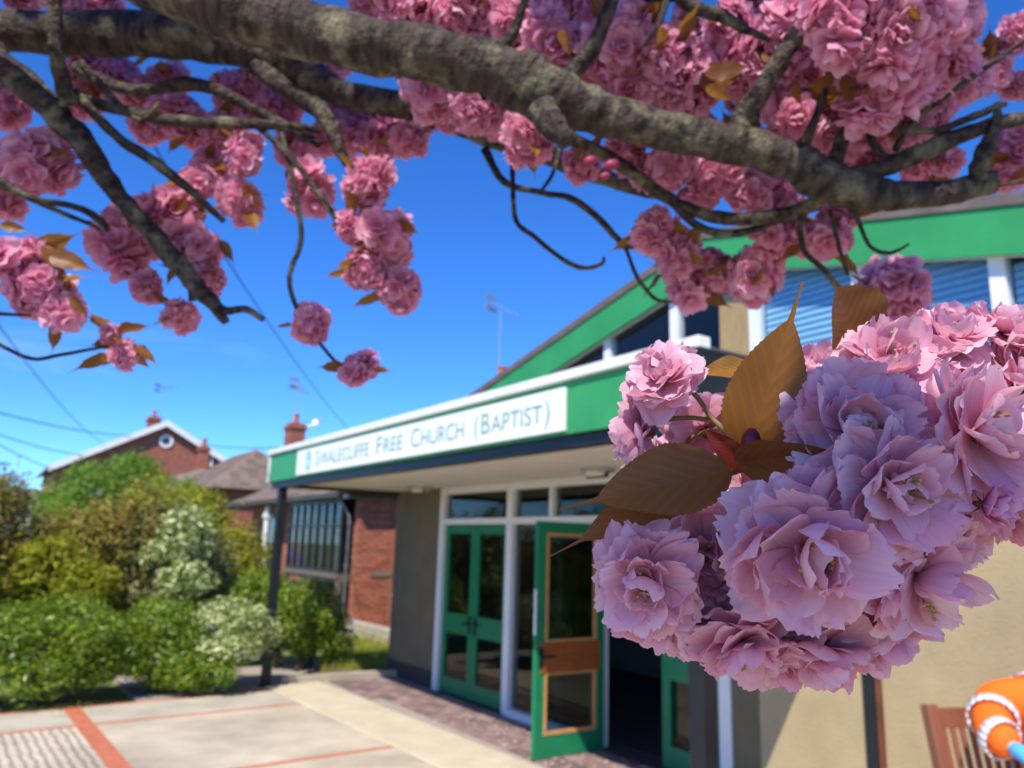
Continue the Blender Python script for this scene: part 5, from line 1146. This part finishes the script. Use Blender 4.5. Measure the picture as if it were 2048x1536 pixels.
FILL = [(1270,862,92,0.275,(-0.9,0.1,-0.25)),(1400,850,95,0.29,(-0.2,0.5,-0.7)),(1905,668,95,0.27,(0.1,0.8,0.6)),(2015,655,100,0.28,(0.3,0.8,0.5)),(1415,1110,115,0.258,(-0.2,0.0,1)),(1645,1318,125,0.25,(0.1,-0.9,0.5)),(1770,1275,110,0.25,(0.4,-0.8,0.5)),(1345,1265,95,0.256,(-0.4,-0.8,0.5)),(1560,1240,120,0.25,(0,-0.5,0.8)),(1600,790,110,0.29,(-0.1,0.5,-0.5)),(1480,1010,110,0.285,(0,0.3,0.6)),(2050,1000,110,0.25,(0.7,-0.1,0.6)),(1930,1060,120,0.25,(0.6,-0.4,0.6)),(1560,980,110,0.27,(0,0.2,0.9)),(1700,1180,110,0.265,(0.2,-0.4,0.8)),(1330,1040,100,0.29,(-0.5,0.3,0.4)),(1300,940,90,0.30,(-0.6,0.2,0.2)),(1440,1200,110,0.262,(-0.2,-0.4,0.8)),(1240,1090,80,0.28,(-0.8,0.1,0.4)),(1880,780,110,0.27,(0.2,0.5,0.8)),(2060,760,110,0.27,(0.5,0.4,0.7)),(1640,930,100,0.28,(0,0.3,0.8)),(1540,1330,95,0.262,(-0.1,-0.9,0.3)),(1700,1010,100,0.27,(0,0.1,1)),(1400,930,90,0.31,(-0.2,0.6,0.3)),(1660,740,90,0.30,(-0.2,0.8,0.3)),(1260,1240,70,0.27,(-0.8,-0.4,0.4))]
for h in FILL: hero_flower(*h, parts=False)
ob_ = link('opening_bud', FLB, tree); ob_.location = tl(at(1965,1010,0.226)); ob_.rotation_mode = 'QUATERNION'; ob_.rotation_quaternion = (rgt*0.55-upv*0.12-fwd*0.75).normalized().to_track_quat('Z','Y'); ob_.scale = (0.0105,)*3
M_bud = mat('dark_bud', (0.13, 0.012, 0.025), 0.45, 0.2, 60); bud(1502,885,0.25,24,0.1)
# stalks and spur of the spray
HS = [(1500,925),(1480,900),(1445,860),(1420,832)]
limb('twig', [(1505,930,0.262,14),(1560,960,0.30,16),(1700,900,0.33,18),(1900,780,0.36,20),(2150,600,0.45,20),(2350,300,0.62,20),(2400,140,0.79,10)], M_twig, 8)
for pts in ([(1500,925,0.262,7),(1470,885,0.262,6),(1440,852,0.264,6),(1420,832,0.266,5.5),(1395,795,0.266,5),(1362,765,0.266,5)],[(1425,842,0.266,5),(1390,836,0.27,5),(1340,838,0.272,5),(1300,848,0.274,6),(1284,856,0.275,9)],[(1440,855,0.27,4.5),(1390,872,0.28,4.5),(1355,900,0.285,4.5)],[(1425,835,0.27,4),(1410,820,0.28,4),(1398,812,0.285,6)],[(1500,930,0.262,5),(1450,940,0.262,4.5),(1400,935,0.264,4)],[(1505,930,0.262,5),(1470,945,0.264,4.5),(1400,965,0.27,4)],[(1520,940,0.262,5),(1580,1000,0.25,5),(1620,1060,0.245,5)],[(1510,1225,0.25,6),(1495,1250,0.25,6),(1490,1290,0.252,6)]):
    limb('flower_stalk', pts, M_stalk, 8, 0.04)
def hero_leaf(base, tip, d0, d1_, width_px, nrm, fold=0.25, bend=-0.08, m=None, tipf=0.80, seed=0, curl=0.0):
    a, b = at(*base, d0), at(*tip, d1_); L_ = (b-a).length; r = random.Random(seed)
    V, F_, UV = leaf_arrays(L_, width_px*((d0+d1_)/2)/FPX*1.05, fold, bend, r, 64, tipf, 0.022, 0.012)
    o = link('leaf', mesh_uv('leaf', V, F_, UV, [m or M_leaf]), tree); o.location = tl(a); yv = (b-a).normalized()
    zv = (rgt*nrm[0]+upv*nrm[1]-fwd*nrm[2]); zv = (zv-yv*zv.dot(yv)).normalized(); xv = yv.cross(zv); o.rotation_mode = 'QUATERNION'; o.rotation_quaternion = Matrix((xv,yv,zv)).transposed().to_quaternion(); return o
hero_leaf((1492,925),(1606,560),0.258,0.246,150,(-0.35,0.15,1),0.28,-0.05,seed=1)
hero_leaf((1722,705),(1658,560),0.285,0.275,190,(0.1,0.5,0.9),0.25,0.05,seed=2,tipf=0.9)
hero_leaf((1720,700),(1830,640),0.285,0.28,90,(0.1,0.7,0.7),0.3,-0.05,seed=3)
hero_leaf((1462,938),(1120,1012),0.25,0.235,150,(0.05,0.55,0.8),0.2,-0.04,seed=4)
hero_leaf((1400,965),(1098,1105),0.262,0.25,95,(0.1,0.6,0.7),0.3,-0.06,seed=5)
hero_leaf((1472,925),(1680,915),0.252,0.225,125,(0.0,-0.35,0.9),0.3,-0.10,seed=6,tipf=0.92)
hero_leaf((1505,735),(1375,748),0.285,0.28,52,(0,0.6,0.8),0.4,-0.03,seed=7)
hero_leaf((1498,940),(1395,845),0.258,0.256,48,(-0.3,0.2,0.9),0.5,0.0,M_leafred,0.85,seed=8)
hero_leaf((1520,925),(1580,800),0.268,0.262,70,(0.7,0.1,0.6),0.6,-0.10,seed=9)
hero_leaf((1525,930),(1640,890),0.262,0.26,60,(0,0.4,0.8),0.4,-0.1,M_leafred,seed=10)

# ---- blossom overhead and behind the lens: shades the spray, leaving gaps where the photograph shows sun
LIT = [(at(1320,745,0.262),0.028),(at(1265,850,0.275),0.018),(at(1530,740,0.25),0.012),(at(1400,845,0.285),0.016),(at(2010,640,0.28),0.016),(at(1790,690,0.265),0.018),(at(1960,790,0.25),0.01),
       (at(720,60,0.80),0.075),(at(830,80,0.80),0.075),(at(930,100,0.80),0.075),(at(1480,270,0.8),0.05),(at(1740,370,0.8),0.04),(at(1530,160,0.78),0.03),
       (at(830,15,0.92),0.03),(at(1000,40,0.92),0.03),(at(1710,30,0.72),0.03),(at(1780,70,0.72),0.03),(at(1600,470,0.95),0.03),(at(730,350,1.04),0.03),(at(500,300,1.08),0.03),(at(70,310,1.0),0.03),(at(340,430,1.08),0.03),(at(1420,340,0.95),0.03),(at(620,640,1.02),0.03),(at(710,730,1.02),0.03),(at(230,680,0.95),0.03)]
rk = random.Random(31); CV, CF, CU = [], [], []; nb = 0
src = [(np.array([v.co[:] for v in me.vertices]), [tuple(p.vertices) for p in me.polygons], None) for me in CL[:3]]
def uvs_of(me):
    u = [(0.5,0.5)]*len(me.vertices); dl_ = me.uv_layers[0].data
    for lp in me.loops: u[lp.vertex_index] = tuple(dl_[lp.index].uv)
    return u
srcu = [uvs_of(me) for me in CL[:3]]
def add_ball(P, rr):
    global nb
    k = rk.randrange(3); V0, F0, _ = src[k]; q = np.array(rquat(rk).to_matrix()); V1 = (V0*rr) @ q.T + np.array(tl(P))
    b = sum(len(x_) for x_ in CV); CV.append(V1); CF.extend([tuple(b+i for i in f) for f in F0]); CU.extend(srcu[k]); nb += 1
SHADE = [at(x_,y_,0.245) for x_, y_ in ((1400,930),(1330,960),(1250,985),(1180,1005),(1560,930),(1620,920),(1290,1160),(1250,1120),(1330,1200))]
for T in SHADE:
    for t in (0.5, 0.58, 0.66, 0.75, 0.85, 0.95, 1.1, 1.25):
        P = T + SUNV*t + Vector((rk.uniform(-.016,.016), rk.uniform(-.016,.016), rk.uniform(-.01,.01)))
        if all((P-q-SUNV*(P-q).dot(SUNV)).length > 0.020+m_*0.7 for q, m_ in LIT): add_ball(P, 0.025)
HERO_PTS = [at(h[0], h[1], h[3]) for h in HERO+FILL] + [P for P, _ in clus]
tries = 0
while nb < 235 and tries < 4000:
    tries += 1
    T = rk.choice(HERO_PTS) if rk.random() < 0.7 else Vector((rk.uniform(-1.3,1.3), rk.uniform(0.2,1.2), 2.0))
    P = T + SUNV*rk.uniform(0.45, 1.5) + Vector((rk.uniform(-.08,.08), rk.uniform(-.08,.08), rk.uniform(-.08,.08)))
    if P.z < 2.05: continue
    v = P - CAM; zc = v.dot(fwd)
    if zc > 0 and abs(v.dot(rgt)/zc) < 0.78 and abs(v.dot(upv)/zc) < 0.62: continue          # only outside the field of view
    rr = rk.uniform(0.04, 0.062); ok = True
    for q, m_ in LIT:
        w_ = P - q; t = w_.dot(SUNV)
        if t > 0 and (w_ - SUNV*t).length < rr*0.95 + m_: ok = False; break
    if ok: add_ball(P, rr)
V = np.concatenate(CV); me = mesh_uv('overhead_blossom', V, CF, CU, [M_petal2]); ob = link('overhead_blossom', me, tree); ob['kind'] = 'stuff'
print('flowers', nfl_tot, 'balls', nb)
# fallen petals on the paving
fp = MB(); rf_ = random.Random(8)
for i in range(420):
    s_ = rf_.uniform(1.2, 4.6); y_ = -abs(rf_.gauss(0, 0.7)) - 0.05
    if y_ < -1.85: continue
    c = cpos(s_, y_, 0.012); r_ = rf_.uniform(0.008, 0.017); a = rf_.uniform(0, 6.28); e1 = Vector((math.cos(a), math.sin(a), rf_.uniform(-.2,.3)))*r_; e2 = Vector((-math.sin(a), math.cos(a), rf_.uniform(-.1,.2)))*r_
    fp.quad(c-e1, c-e2*0.8, c+e1+Vector((0,0,0.004)), c+e2*0.8)
fo_ = fp.build('fallen_petals', mat('fallen_petal', (0.72, 0.50, 0.55), 0.8, 0.1)); tag(fo_, 'scattered pale pink fallen petals on the brick paving by the doors', 'petals', kind='stuff')
